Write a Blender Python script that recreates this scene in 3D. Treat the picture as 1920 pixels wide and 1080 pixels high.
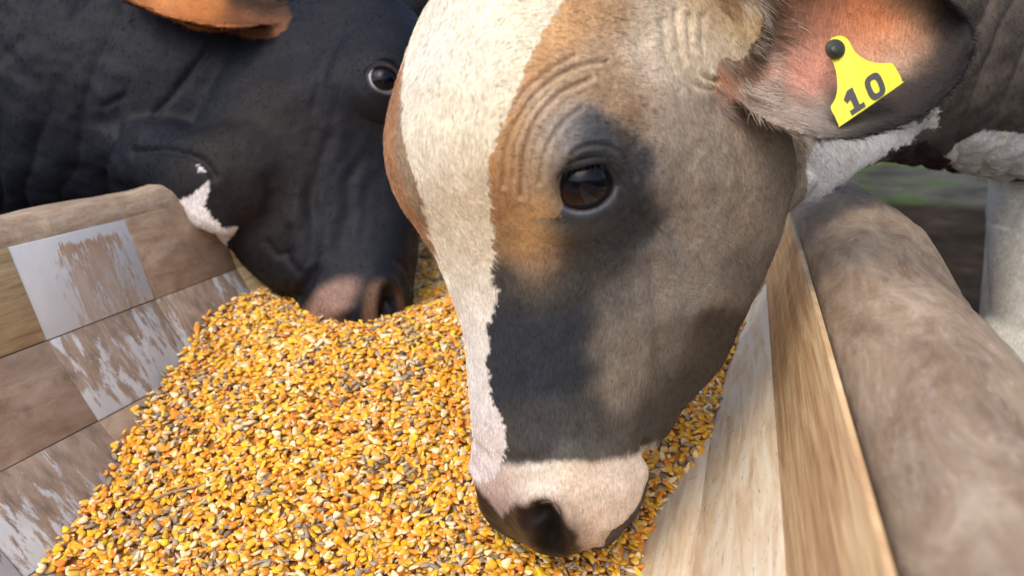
import bpy, math, random
import numpy as np
from mathutils import Vector, Matrix
from mathutils.bvhtree import BVHTree

for o in list(bpy.data.objects): bpy.data.objects.remove(o)
SC = bpy.context.scene
COL = SC.collection
rng = np.random.default_rng(7)
random.seed(7)

# ------------------------------------------------------------------ camera, sky, sun
PITCH, YAW, CAMZ, FPX = math.radians(16.3), math.radians(19.0), 0.85, 1500.0
cam = bpy.data.cameras.new('camera'); camo = bpy.data.objects.new('camera', cam); COL.objects.link(camo)
cam.sensor_width = 36.0; cam.lens = FPX/1920*36; cam.clip_start = 0.02; cam.clip_end = 500
camo.location = (0, 0, CAMZ); camo.rotation_euler = (math.pi/2-PITCH, 0, YAW)
cam.dof.use_dof = True; cam.dof.focus_distance = 0.72; cam.dof.aperture_fstop = 5.6
SC.camera = camo
W = bpy.data.worlds.new('World'); SC.world = W; W.use_nodes = True
wn = W.node_tree.nodes; bg = wn['Background']; sky = wn.new('ShaderNodeTexSky')
sky.sky_type = 'NISHITA'; sky.sun_disc = False
SUN_EL, SUN_AZ = math.radians(50), math.radians(190)     # azimuth clockwise from +Y
sky.sun_elevation = SUN_EL; sky.sun_rotation = SUN_AZ
sky.dust_density = 4.0; sky.air_density = 1.0; sky.ozone_density = 0.0
W.node_tree.links.new(sky.outputs[0], bg.inputs[0]); bg.inputs[1].default_value = 0.15
sun = bpy.data.lights.new('sun', 'SUN'); sun.energy = 0.85; sun.angle = math.radians(60); sun.color = (1, .94, .86)
suno = bpy.data.objects.new('sun', sun); COL.objects.link(suno)
sd = Vector((math.sin(SUN_AZ)*math.cos(SUN_EL), math.cos(SUN_AZ)*math.cos(SUN_EL), math.sin(SUN_EL)))
suno.rotation_euler = sd.to_track_quat('Z', 'Y').to_euler(); suno.location = (0, 0, 6)
SC.view_settings.view_transform = 'Standard'; SC.view_settings.look = 'None'
SC.view_settings.exposure = 0.60; SC.view_settings.gamma = 1.0

# ------------------------------------------------------------------ helpers
cp, sp_, cy, sy = math.cos(PITCH), math.sin(PITCH), math.cos(YAW), math.sin(YAW)
RT = np.array([cy, sy, 0.]); FW = np.array([-sy*cp, cy*cp, -sp_]); DN = -np.array([-sy*sp_, cy*sp_, cp])
VM = np.stack([RT, DN, FW], 1)                       # view space (right, down, away) -> world
ORG = np.array([0, 0, CAMZ])
def v2w(P): return np.asarray(P) @ VM.T + ORG
def w2v(P): return (np.asarray(P)-ORG) @ VM
def at(u, v, d): return v2w(np.array([(u-960)/FPX*d, (v-540)/FPX*d, d]))

def hash3(i, j, k, seed):
    h = (i*374761393 + j*668265263 + k*2147483647 + seed*974634777) & 0xffffffff
    h = ((h ^ (h >> 13))*1274126177) & 0xffffffff
    return ((h ^ (h >> 16)) & 0xffff)/65535.0
def noise(P, f, seed=0, octv=1):
    P = np.asarray(P, float)
    out = np.zeros(len(P)); amp = 1.0; tot = 0
    for o in range(octv):
        Q = P*f*(2**o) + 1000.37
        I = np.floor(Q).astype(np.int64); U = Q-I; U = U*U*(3-2*U)
        r = 0
        for a in (0, 1):
            for b in (0, 1):
                for c in (0, 1):
                    w = (U[:, 0] if a else 1-U[:, 0])*(U[:, 1] if b else 1-U[:, 1])*(U[:, 2] if c else 1-U[:, 2])
                    r = r + w*hash3(I[:, 0]+a, I[:, 1]+b, I[:, 2]+c, seed+o*17)
        out += amp*(r*2-1); tot += amp; amp *= .5
    return out/tot
def sstep(a, b, x):
    t = np.clip((x-a)/(b-a), 0, 1); return t*t*(3-2*t)

def mesh_from(name, V, F, smooth=True):
    me = bpy.data.meshes.new(name)
    V = np.asarray(V, np.float32)
    if isinstance(F, np.ndarray):
        n, k = F.shape
        me.vertices.add(len(V)); me.vertices.foreach_set('co', V.ravel())
        me.loops.add(n*k); me.loops.foreach_set('vertex_index', F.astype(np.int32).ravel())
        me.polygons.add(n); me.polygons.foreach_set('loop_start', np.arange(0, n*k, k, dtype=np.int32))
        me.update(calc_edges=True); me.validate()
    else:
        me.from_pydata([tuple(map(float, v)) for v in V], [], [tuple(map(int, f)) for f in F]); me.update()
    if smooth: me.polygons.foreach_set('use_smooth', np.ones(len(me.polygons), bool))
    return me
def link(name, me, mat=None, parent=None, base=None):
    o = bpy.data.objects.new(name, me); COL.objects.link(o)
    if mat:
        for m in (mat if isinstance(mat, (list, tuple)) else [mat]): me.materials.append(m)
    if parent:
        o.parent = parent
        o.matrix_parent_inverse = Matrix.Translation(-Vector(parent.location))
    return o
def empty(name, loc, label, cat, group=None):
    o = bpy.data.objects.new(name, None); COL.objects.link(o); o.location = loc; o.empty_display_size = .1
    tag(o, label, cat, group); return o
def tag(o, label, cat, group=None):
    o['label'] = label; o['category'] = cat
    if group: o['group'] = group
def set_col(me, name, C):
    a = me.color_attributes.new(name, 'FLOAT_COLOR', 'POINT')
    C4 = np.ones((len(me.vertices), 4), np.float32); C4[:, :3] = C
    a.data.foreach_set('color', C4.ravel())
def coords(me):
    a = np.empty(len(me.vertices)*3, np.float32); me.vertices.foreach_get('co', a); return a.reshape(-1, 3).astype(float)
def normals(me):
    a = np.empty(len(me.vertices)*3, np.float32); me.vertices.foreach_get('normal', a); return a.reshape(-1, 3).astype(float)

# shader helpers
class MT:
    def __init__(s, name):
        s.m = bpy.data.materials.new(name); s.m.use_nodes = True
        s.t = s.m.node_tree; s.n = s.t.nodes; s.b = s.n['Principled BSDF']
    def new(s, typ, **kw):
        nd = s.n.new(typ)
        for k, v in kw.items(): setattr(nd, k, v)
        return nd
    def lk(s, a, b): s.t.links.new(a, b)
    def attr(s, name): return s.new('ShaderNodeAttribute', attribute_name=name)
    def mapping(s, src, scale=(1, 1, 1), rot=(0, 0, 0)):
        m = s.new('ShaderNodeMapping'); m.inputs['Scale'].default_value = scale; m.inputs['Rotation'].default_value = rot
        s.lk(src, m.inputs[0]); return m.outputs[0]
    def geo(s): return s.new('ShaderNodeNewGeometry').outputs['Position']
    def noise(s, src, scale, detail=4, rough=.55, dist=0.0):
        nd = s.new('ShaderNodeTexNoise'); nd.inputs['Scale'].default_value = scale; nd.inputs['Detail'].default_value = detail
        nd.inputs['Roughness'].default_value = rough; nd.inputs['Distortion'].default_value = dist
        if src: s.lk(src, nd.inputs['Vector'])
        return nd.outputs['Fac']
    def ramp(s, src, stops):
        nd = s.new('ShaderNodeValToRGB'); e = nd.color_ramp.elements
        while len(e) < len(stops): e.new(.5)
        for i, (p, c) in enumerate(stops):
            e[i].position = p; e[i].color = (*c, 1) if isinstance(c, (tuple, list)) else (c, c, c, 1)
        s.lk(src, nd.inputs[0]); return nd.outputs[0]
    def mix(s, fac, a, b, mode='MIX'):
        nd = s.new('ShaderNodeMix', data_type='RGBA', blend_type=mode)
        for key, val in ((0, fac), (6, a), (7, b)):
            if hasattr(val, 'is_linked') or hasattr(val, 'links'): s.lk(val, nd.inputs[key])
            elif key == 0: nd.inputs[0].default_value = val
            else: nd.inputs[key].default_value = (*val, 1)
        return nd.outputs[2]
    def base(s, c):
        if isinstance(c, (tuple, list)): s.b.inputs['Base Color'].default_value = (*c, 1)
        else: s.lk(c, s.b.inputs['Base Color'])
    def p(s, **kw):
        for k, v in kw.items():
            i = s.b.inputs[k.replace('_', ' ')]
            if hasattr(v, 'links'): s.lk(v, i)
            else: i.default_value = v
    def bump(s, h, strength=.3, dist=.001, prev=None):
        nd = s.new('ShaderNodeBump'); nd.inputs['Strength'].default_value = strength; nd.inputs['Distance'].default_value = dist
        s.lk(h, nd.inputs['Height'])
        if prev: s.lk(prev, nd.inputs['Normal'])
        s.lk(nd.outputs[0], s.b.inputs['Normal']); return nd.outputs[0]

# ------------------------------------------------------------------ ground
def build_ground():
    n = 90
    g = np.linspace(-1, 1, n); g = np.sign(g)*np.abs(g)**2.6*120
    X, Y = np.meshgrid(g, g, indexing='ij'); P = np.stack([X.ravel(), Y.ravel(), np.zeros(n*n)], 1)
    near = np.hypot(P[:, 0], P[:, 1]) < 30
    P[:, 2] = noise(P, .6, 3, 3)*.05*near - .03
    idx = np.arange(n*n).reshape(n, n)
    F = np.stack([idx[:-1, :-1], idx[1:, :-1], idx[1:, 1:], idx[:-1, 1:]], -1).reshape(-1, 4)
    m = MT('mud'); pos = m.geo()
    c1 = m.ramp(m.noise(pos, 3.0, 8, .7), [(.35, (.010, .0065, .004)), (.55, (.028, .019, .012)), (.68, (.06, .045, .032)), (.74, (.15, .12, .09))])
    far = m.ramp(m.noise(pos, 2.2, 8, .7, .4), [(.35, (.035, .034, .028)), (.6, (.10, .098, .085)), (.72, (.20, .19, .17))])
    grn = m.ramp(m.noise(pos, 9.0, 6, .7), [(.3, (.02, .035, .012)), (.7, (.10, .17, .04))])
    gm = m.ramp(m.noise(pos, 1.1, 3), [(.46, 0.0), (.56, 1.0)])
    far = m.mix(gm, far, grn)
    sep = m.new('ShaderNodeSeparateXYZ'); m.lk(pos, sep.inputs[0])
    mr = m.new('ShaderNodeMapRange'); mr.inputs['From Min'].default_value = 5.2; mr.inputs['From Max'].default_value = 5.6; m.lk(sep.outputs['Y'], mr.inputs[0])
    m.base(m.mix(mr.outputs[0], c1, far)); m.p(Roughness=.9, Specular_IOR_Level=.08)
    m.bump(m.noise(pos, 25, 8, .7), .8, .02)
    o = link('ground', mesh_from('ground', P, F), m.m); o['kind'] = 'structure'
build_ground()

# ------------------------------------------------------------------ feeding trough
SEC = np.array([(.056, -.200), (.033, -.304), (-.026, -.392), (-.101, -.466), (-.190, -.522), (-.292, -.548), (-.442, -.548),
                (-.544, -.522), (-.633, -.466), (-.700, -.392), (-.757, -.304), (-.790, -.200)])
SEC[:, 1] += CAMZ
TY0, TSTEP, TN0, TN1 = .619, .165, -7, 9
def warp(P):
    x, y = P[:, 0], P[:, 1]
    dx = -.006-.042*np.clip((y-.45)/.65, -.2, 1.5)
    w = np.clip((x+.367)/.42, 0, 1)*(1-np.clip((x-.06)/.12, 0, 1)*.8)
    Q = np.array(P, float); Q[:, 0] = x+w*dx; return Q
Y_A, Y_B = TY0+TSTEP*TN0, TY0+TSTEP*TN1
TROUGH = empty('feeding_trough', (-.367, .8, 0), 'long concrete feeding trough lined with wood-look and worn white tiles, filled with corn', 'feeding trough')

def tile_uv_mat(name, fn, rough=.5, dust=0):
    m = MT(name); uv = m.new('ShaderNodeUVMap', uv_map='tile').outputs[0]
    r = m.attr('tile_rand').outputs['Fac']
    off = m.new('ShaderNodeVectorMath', operation='MULTIPLY_ADD'); m.lk(uv, off.inputs[0]); off.inputs[1].default_value = (1, 1, 1)
    cmb = m.new('ShaderNodeCombineXYZ')
    for i in (0, 1, 2):
        k = m.new('ShaderNodeMath', operation='MULTIPLY'); m.lk(r, k.inputs[0]); k.inputs[1].default_value = (37., 91., 53.)[i]; m.lk(k.outputs[0], cmb.inputs[i])
    m.lk(cmb.outputs[0], off.inputs[2])
    v = off.outputs[0]
    col_ = fn(m, v, uv, r)
    if dust:
        ps = m.geo(); film = m.noise(ps, 7, 6, .65, .5); s2 = m.noise(m.mapping(ps, (1, 1, 1)), 38, 5, .7)
        w = m.ramp(m.mix(.35, film, s2), [(.42, .0), (.66, dust)])
        col_ = m.mix(w, col_, m.ramp(s2, [(.3, (.20, .15, .115)), (.7, (.34, .28, .23))]))
    m.base(col_); m.p(Roughness=m.ramp(m.noise(v, 40, 4), [(.3, rough-.15), (.7, rough+.2)]))
    m.p(Specular_IOR_Level=.25); m.bump(m.noise(v, 120, 6, .7), .5, .001)
    return m.m
def f_wood_orange(m, v, uv, r):
    g = m.noise(m.mapping(v, (1.0, 16, 1), (0, 0, .10)), 5.0, 6, .6, 1.2)
    c = m.ramp(g, [(.30, (.22, .11, .05)), (.42, (.40, .22, .11)), (.52, (.50, .32, .16)), (.60, (.68, .52, .30)), (.70, (.44, .26, .13)), (.8, (.62, .46, .26))])
    f = m.noise(m.mapping(v, (4, 90, 1), (0, 0, .10)), 4, 3)
    return m.mix(.35, c, m.ramp(f, [(.3, (.36, .22, .12)), (.65, (.78, .62, .42))]))
def f_wood_pale(m, v, uv, r):
    g = m.noise(m.mapping(v, (1.4, 9, 1), (0, 0, -.5)), 6, 6, .6, .8)
    c = m.ramp(g, [(.28, (.50, .36, .24)), (.42, (.68, .55, .39)), (.56, (.80, .72, .57)), (.72, (.76, .75, .72))])
    k = m.ramp(m.noise(m.mapping(v, (14, 120, 1), (0, 0, -.5)), 4, 2, .5), [(.66, 0.0), (.72, .8)])
    return m.mix(k, c, (.24, .17, .12))
def f_wood_yellow(m, v, uv, r):
    g = m.noise(m.mapping(v, (5, 50, 1)), 3, 5, .6, .6)
    c = m.ramp(g, [(.3, (.28, .19, .10)), (.5, (.44, .33, .18)), (.7, (.52, .43, .27))])
    k = m.ramp(m.noise(m.mapping(v, (1, 1, 1)), 18, 5, .7), [(.5, 0.0), (.75, .7)])
    return m.mix(k, c, (.30, .22, .15))
def local_xy(m):
    s = m.new('ShaderNodeSeparateXYZ'); m.lk(m.new('ShaderNodeUVMap', uv_map='local').outputs[0], s.inputs[0]); return s.outputs[0], s.outputs[1]
def mth(m, op, a, b=None):
    n = m.new('ShaderNodeMath', operation=op)
    for i, v in enumerate((a, b)):
        if v is None: continue
        if hasattr(v, 'links'): m.lk(v, n.inputs[i])
        else: n.inputs[i].default_value = v
    return n.outputs[0]
def f_enamel(m, v, uv, r):
    u_, v_ = local_xy(m)
    c = m.ramp(m.noise(v, 9, 4), [(.3, (.48, .52, .57)), (.7, (.62, .64, .67))])
    streak = m.noise(m.mapping(v, (26, 2.2, 1)), 3, 6, .6, .3); blot = m.noise(v, 26, 7, .7, .4); fine = m.noise(m.mapping(v, (60, 12, 1)), 5, 4, .7)
    band = m.ramp(u_, [(.12, .0), (.42, .9), (.80, .75), (1.0, .35)])
    top = m.ramp(v_, [(.02, .0), (.16, 1.0), (1.0, .92)])
    k = mth(m, 'MULTIPLY', mth(m, 'MULTIPLY', band, top), mth(m, 'ADD', mth(m, 'MULTIPLY', streak, .75), mth(m, 'MULTIPLY', blot, .75)))
    k = mth(m, 'ADD', mth(m, 'MULTIPLY', k, .8), mth(m, 'MULTIPLY', mth(m, 'SUBTRACT', fine, .5), .9)); k = mth(m, 'ADD', k, mth(m, 'MULTIPLY', mth(m, 'SUBTRACT', m.noise(m.mapping(v, (30, 8, 1)), 2.5, 6, .75), .5), .9))
    k = m.ramp(k, [(.33, 0.0), (.47, .88)])
    rust = m.mix(m.ramp(v_, [(.1, 0.), (.6, 1.)]), m.ramp(blot, [(.3, (.22, .11, .05)), (.65, (.42, .26, .14))]), m.ramp(streak, [(.3, (.34, .25, .18)), (.6, (.48, .42, .36)), (.75, (.36, .22, .11))]))
    return m.mix(k, c, rust)
def f_stone(m, v, uv, r):
    c = m.ramp(m.noise(m.mapping(v, (2, 5, 1)), 8, 6, .65, .4), [(.3, (.20, .13, .085)), (.5, (.32, .23, .165)), (.72, (.46, .37, .29))])
    k = m.ramp(m.noise(v, 70, 4, .7), [(.55, 0.0), (.75, .5)])
    return m.mix(k, c, (.12, .09, .08))
def f_smear(m, v, uv, r):
    u_, v_ = local_xy(m)
    c = m.ramp(m.noise(v, 12, 5), [(.3, (.36, .38, .41)), (.7, (.60, .62, .66))])
    d = m.noise(m.mapping(v, (10, 2.4, 1), (0, 0, .45)), 6, 8, .72, .3)
    big = m.noise(v, 7, 3)
    lim = mth(m, 'ADD', mth(m, 'ADD', d, mth(m, 'MULTIPLY', v_, -.16)), mth(m, 'MULTIPLY', big, .45))
    k = m.ramp(lim, [(.62, 0.0), (.68, .92)])
    br = m.ramp(m.noise(m.mapping(v, (14, 5, 1), (0, 0, .45)), 5, 5, .7), [(.3, (.13, .085, .055)), (.5, (.27, .19, .135)), (.7, (.38, .30, .23))])
    return m.mix(k, c, br)
TILE_M = [tile_uv_mat('wood_orange_tile', f_wood_orange, .45), tile_uv_mat('wood_pale_tile', f_wood_pale, .4),
          tile_uv_mat('wood_yellow_tile', f_wood_yellow, .65), tile_uv_mat('worn_enamel_tile', f_enamel, .65),
          tile_uv_mat('brown_stone_tile', f_stone, .7, .5), tile_uv_mat('smeared_grey_tile', f_smear, .65, .15)]
TS = {0: {}, 1: {}, 2: {}}
def tile_style(k, j):
    nseg = len(SEC)-1
    if k == 0: return 0
    if k <= 3: return 1
    row = nseg-1-k                                  # 0 = top course of the left wall
    lay = {0: {-3: 4, -2: 3, -1: 2, 0: 3, 1: 4, 2: 2, 3: 4}, 1: {-3: 5, -2: 4, -1: 4, 0: 5, 1: 5, 2: 2, 3: 3}, 2: {-3: 5, -2: 5, -1: 5, 0: 4, 1: 5, 2: 4, 3: 5}}
    return lay.get(row, {}).get(j, [3, 4, 5, 2][(j*7+k*3) % 4])
def build_lining():
    V, F, UVc, MI, RN, LOC = [], [], [], [], [], []
    nseg = len(SEC)-1
    for k in range(nseg):
        a, b = SEC[k], SEC[k+1]; t = (b-a)/np.linalg.norm(b-a); L = np.linalg.norm(b-a); nrm = np.array([t[1], -t[0]])
        mid = (a+b)/2
        if np.dot(nrm, np.array([-.367, .9])-mid) < 0: nrm = -nrm
        ys = [TY0+TSTEP*j for j in range(TN0, TN1+1)] if k > 3 else ([-.60, .20, 1.25, 1.65, Y_B] if k == 0 else [-.60, .12, 1.02, 1.65, Y_B])
        for j in range(len(ys)-1):
            y0, y1 = ys[j], ys[j+1]
            if k > 3: j += TN0
            g, ch, th = (.0005 if k > 3 else .0003), .0007, .0045
            lift = rng.uniform(-.0005, .0005); ti = rng.uniform(-.0005, .0005)
            if k < 4: lift, ti = 0, .0000
            gx = rng.uniform(-.0006, .0006, 4)
            base = len(V); r = rng.random() if k > 3 else (.13, .57, .34, .81)[k]
            for (ins, h) in ((g, -th), (g, -ch*.6), (g+ch, 0)):
                for (s, y, q) in ((ins, y0+ins, 0), (L-ins, y0+ins, 1), (L-ins, y1-ins, 2), (ins, y1-ins, 3)):
                    p = a+t*(s+gx[q])+nrm*(h+lift+(ti if q in (0, 1) else -ti))
                    V.append((p[0], y+gx[(q+1) % 4], p[1])); UVc.append((y, s+k*.107)); RN.append(r); LOC.append(((y-y0)/(y1-y0), (s/L) if k < 6 else 1-s/L))
            q = [(0, 1, 5, 4), (1, 2, 6, 5), (2, 3, 7, 6), (3, 0, 4, 7), (4, 5, 9, 8), (5, 6, 10, 9), (6, 7, 11, 10), (7, 4, 8, 11), (8, 9, 10, 11)]
            for f in q: F.append([base+i for i in f]); MI.append(tile_style(k, j))
    me = mesh_from('tile_lining', warp(np.array(V)), np.array(F), smooth=False)
    me.polygons.foreach_set('material_index', np.array(MI, np.int32))
    uv = me.uv_layers.new(name='tile'); li = np.empty(len(me.loops), np.int32); me.loops.foreach_get('vertex_index', li)
    uv.data.foreach_set('uv', np.array(UVc, np.float32)[li].ravel())
    uv2 = me.uv_layers.new(name='local'); uv2.data.foreach_set('uv', np.array(LOC, np.float32)[li].ravel())
    at_ = me.attributes.new('tile_rand', 'FLOAT', 'POINT'); at_.data.foreach_set('value', np.array(RN, np.float32))
    link('tile_lining', me, TILE_M, TROUGH)
build_lining()
def concrete_mat():
    m = MT('weathered_concrete'); pos = m.geo()
    g = m.noise(m.mapping(pos, (9, 3.0, 9), (0, 0, .5)), 3.2, 10, .72, .8)
    c = m.ramp(g, [(.28, (.15, .105, .07)), (.43, (.25, .18, .125)), (.56, (.35, .265, .19)), (.72, (.52, .43, .33))])
    k = m.ramp(m.noise(m.mapping(pos, (30, 6, 30), (0, 0, .6)), 3.4, 8, .75), [(.50, 0.0), (.68, .6)])
    c = m.mix(k, c, (.42, .37, .32))
    k2 = m.ramp(m.noise(pos, 5.5, 6, .6, .5), [(.56, 0.0), (.72, .55)])
    c = m.mix(k2, c, (.12, .085, .06))
    fl = m.ramp(m.noise(m.mapping(pos, (60, 9, 60), (0, 0, .75)), 2.6, 7, .8, .5), [(.57, 0.0), (.66, .7)])
    c = m.mix(fl, c, (.50, .43, .35))
    sp = m.ramp(m.noise(pos, 34, 3, .6), [(.70, 0.0), (.76, .8)]); c = m.mix(sp, c, (.09, .06, .045))
    m.base(c); m.p(Roughness=.7, Specular_IOR_Level=.25)
    b1 = m.bump(m.noise(m.mapping(pos, (6, 3, 6), (0, 0, .5)), 8, 6, .6), .5, .006)
    m.bump(m.noise(pos, 110, 8, .75), .6, .002, b1)
    return m.m
def build_concrete():
    inner = SEC.copy(); cen = np.array([-.367, .6])
    n2 = []
    for i, p in enumerate(inner):
        d = p-cen; n2.append(p+d/np.linalg.norm(d)*.0028)
    z = lambda v: v+CAMZ
    right = [(.063, z(-.190)), (.080, z(-.176)), (.105, z(-.170)), (.135, z(-.176)), (.160, z(-.192)), (.178, z(-.222)), (.186, z(-.27)), (.182, z(-.36)), (.165, z(-.52)), (.150, .20), (.155, -.05)]
    left = [(-.797, z(-.192)), (-.808, z(-.183)), (-.830, z(-.176)), (-.862, z(-.180)), (-.885, z(-.198)), (-.897, z(-.24)), (-.895, z(-.34)), (-.88, z(-.52)), (-.87, .2), (-.87, -.05)]
    prof = np.array(right[::-1]+[tuple(p) for p in n2]+left)
    # resample finely
    seg = np.r_[0, np.cumsum(np.linalg.norm(np.diff(prof, axis=0), axis=1))]; s = np.linspace(0, seg[-1], 320)
    pr = np.stack([np.interp(s, seg, prof[:, 0]), np.interp(s, seg, prof[:, 1])], 1)
    nx = len(pr); ys = np.linspace(Y_A-.08, Y_B+.08, 300); ny = len(ys)
    P = np.zeros((ny, nx, 3)); P[:, :, 0] = pr[:, 0]; P[:, :, 2] = pr[:, 1]; P[:, :, 1] = ys[:, None]
    P = P.reshape(-1, 3)
    rim = (P[:, 0] > .064) | (P[:, 0] < -.80)
    out = np.where(P[:, 0] > -.3, 1, -1)
    d = (noise(P, 5, 11, 2)*.013 + noise(P, 16, 12, 2)*.0035)*rim*np.clip(np.where(out > 0, P[:, 0]-.064, -.80-P[:, 0])/.04, 0, 1)
    P[:, 0] += d*out; P[:, 2] += d*.7
    taper = np.clip((P[:, 1]-1.0)/.7, 0, 1)*(P[:, 0] > .064)
    P[:, 0] -= taper*(P[:, 0]-.064)*.35
    P = warp(P)
    idx = np.arange(ny*nx).reshape(ny, nx)
    F = np.stack([idx[:-1, :-1], idx[1:, :-1], idx[1:, 1:], idx[:-1, 1:]], -1).reshape(-1, 4)
    me = mesh_from('concrete_shell', P, F)
    cm = concrete_mat(); link('concrete_shell', me, cm, TROUGH)
    # end walls
    for yv, s in ((Y_A-.02, -1), (Y_B+.02, 1)):
        V, Fq = [], []
        top = CAMZ-.195
        m_ = len(SEC)
        for dy in (0, s*.09):
            for x_, z_ in [(x, zz) for x, zz in SEC]: V.append((x_, yv+dy, z_))
            for x_, z_ in [(x, zz) for x, zz in SEC]: V.append((x_, yv+dy, top+.004*math.sin(x_*30)))
        for h in (0, 2*m_):
            for i in range(m_-1): Fq.append((h+i, h+i+1, h+m_+i+1, h+m_+i))
        for i in range(m_-1): Fq.append((m_+i, m_+i+1, 3*m_+i+1, 3*m_+i))
        link('end_wall', mesh_from('end_wall', V, np.array(Fq), smooth=False), cm, TROUGH)
build_concrete()

# ------------------------------------------------------------------ corn
CP = np.array([(-.725, .76, -.332), (-.69, .70, -.415), (-.66, .64, -.440), (-.69, .555, -.405), (-.60, .44, -.505), (-.64, .50, -.47), (-.73, .95, -.33), (-.71, .836, -.35),
  (-.16, .59, -.440), (-.03, .87, -.388), (-.09, .64, -.455), (-.025, 1.4, -.335), (-.02, 1.1, -.350), (-.425, 1.0, -.325), (-.535, .84, -.338),
  (-.57, 1.02, -.405), (-.4, 1.4, -.33), (-.42, .525, -.455), (-.23, .585, -.455), (-.47, .70, -.40), (-.25, .8, -.385), (-.25, 1.1, -.35), (-.7, 1.4, -.33),
  (-.4, 2.0, -.34), (-.4, .2, -.47), (-.1, .3, -.47), (-.6, .2, -.48), (-.3, -.2, -.5), (-.05, 2.0, -.33), (-.7, 2.0, -.34), (-.62, .72, -.385), (-.62, 1.15, -.36)])
def corn_z(X, Y):
    w = 0; z = 0
    for (a, b, c) in CP:
        k = np.exp(-((X-a)**2+(Y-b)**2)/(2*.085**2))+1e-5/(((X-a)**2+(Y-b)**2)+.01)
        w = w+k; z = z+k*c
    P = np.stack([X, Y, X*0], 1)
    return z/w + CAMZ + noise(P, 14, 5, 2)*.008 + noise(P, 45, 6)*.003
def inside(X, Z, m=.0):
    # inside the trough section at that height
    zr = SEC[:6][::-1]; zl = SEC[6:]
    xr = np.interp(Z, zr[:, 1], zr[:, 0]); xl = np.interp(Z, zl[:, 1], zl[:, 0])
    return (X < xr-m) & (X > xl+m)
def build_corn():
    # bed under the loose kernels
    nx, ny = 140, 340
    X, Y = np.meshgrid(np.linspace(-.80, .06, nx), np.linspace(Y_A, Y_B, ny), indexing='ij')
    X = X.ravel(); Y = Y.ravel(); Z = corn_z(X, Y)-.006
    zr = SEC[:6][::-1]; zl = SEC[6:]
    xr = np.interp(Z, zr[:, 1], zr[:, 0]); xl = np.interp(Z, zl[:, 1], zl[:, 0])
    for _ in range(4):
        X = np.clip(X, xl, xr); Z = corn_z(X, Y)-.007; xr = np.interp(Z, zr[:, 1], zr[:, 0]); xl = np.interp(Z, zl[:, 1], zl[:, 0])
    bV = np.stack([X, Y, Z], 1); idx = np.arange(nx*ny).reshape(nx, ny)
    bF = np.stack([idx[:-1, :-1], idx[1:, :-1], idx[1:, 1:], idx[:-1, 1:]], -1).reshape(-1, 4)
    bC = np.tile(np.array([.42, .19, .04]), (len(bV), 1))*(1+.5*noise(bV, 200, 9)[:, None])
    # kernel prototypes (tip at -y, crown at +y), unit = 1 m
    def kernel(seed, nr, na):
        r = np.random.default_rng(seed); V = []; F = []
        Lk, Wk, Tk = .0118*r.uniform(.85, 1.12), .0088*r.uniform(.85, 1.15), .0044*r.uniform(.75, 1.2)
        skew = r.uniform(-.0012, .0012); dent = r.uniform(0, .0010)
        for i in range(nr):
            t = i/(nr-1); y = (t-.5)*Lk
            w = (.30+.70*min(1, (t*1.35))**.8)*math.sqrt(max(0, 1-max(0, (t-.72)/.30)**2.2)); w *= (1 if i else .55)
            for a in range(na):
                an = 2*math.pi*a/na; c_, s_ = math.cos(an), math.sin(an)
                x = Wk/2*w*np.sign(c_)*abs(c_)**.75; z_ = Tk/2*(.55+.45*w)*(w**.5)*np.sign(s_)*abs(s_)**.85
                V.append((x+skew*t*t, y-(dent if (i == nr-1) else 0), z_))
        for i in range(nr-1):
            for a in range(na): F.append((i*na+a, i*na+(a+1) % na, (i+1)*na+(a+1) % na, (i+1)*na+a))
        c0 = len(V); V.append((0, -.5*Lk, 0)); V.append((skew, .5*Lk-dent*.6, 0))
        V = np.array(V); T = np.repeat(np.linspace(0, 1, nr), na); T = np.r_[T, 0, 1]
        Q = np.array(F); tri = []
        for a in range(na):
            tri.append((c0, (a+1) % na, a, a)); tri.append((c0+1, (nr-1)*na+a, (nr-1)*na+(a+1) % na, (nr-1)*na+(a+1) % na))
        return V, Q, np.array(tri), T
    def chip(seed):
        r = np.random.default_rng(seed); n = 7
        an = np.linspace(0, 2*np.pi, n, endpoint=False)+r.uniform(-.3, .3, n); R = r.uniform(.55, 1, n)
        a, b, t = .0078*r.uniform(.6, 1.6), .0042*r.uniform(.6, 1.2), .0011
        V = [(a*R[i]*math.cos(an[i]), b*R[i]*math.sin(an[i]), t+r.uniform(-.0006, .0006)) for i in range(n)]
        V += [(v[0]*.96, v[1]*.96, -t) for v in V]; V += [(0, 0, t*1.4), (0, 0, -t)]
        F = [(i, (i+1) % n, n+(i+1) % n, n+i) for i in range(n)]
        tri = [(2*n, (i+1) % n, i, i) for i in range(n)]+[(2*n+1, n+i, n+(i+1) % n, n+(i+1) % n) for i in range(n)]
        return np.array(V), np.array(F), np.array(tri), np.r_[np.full(n, .5), np.full(n, .5), .5, .5]
    protos = [kernel(s, 6, 9) for s in range(7)]+[chip(s) for s in range(4)]
    lowp = [kernel(s, 4, 6) for s in range(5)]+[chip(9)]
    # scatter
    pts = []
    for layer in range(3):
        st = .0062
        xs = np.arange(-.79, .055, st); yy = [.22]
        while yy[-1] < 2.0: yy.append(yy[-1]+st*(1+max(0, yy[-1]-1.0)*.5))
        X, Y = np.meshgrid(xs, yy, indexing='ij'); X = X.ravel()+rng.uniform(-.0035, .0035, X.size); Y = Y.ravel()+rng.uniform(-.0035, .0035, Y.size)
        pts.append(np.stack([X, Y, np.full(len(X), layer)], 1))
    pts = np.concatenate(pts)
    keep = rng.random(len(pts)) < np.array([.92, .62, .30])[pts[:, 2].astype(int)]
    pts = pts[keep]
    Z = corn_z(pts[:, 0], pts[:, 1])+np.array([-.002, .0022, .0055])[pts[:, 2].astype(int)]
    ok = inside(pts[:, 0], Z, .003)
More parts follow.
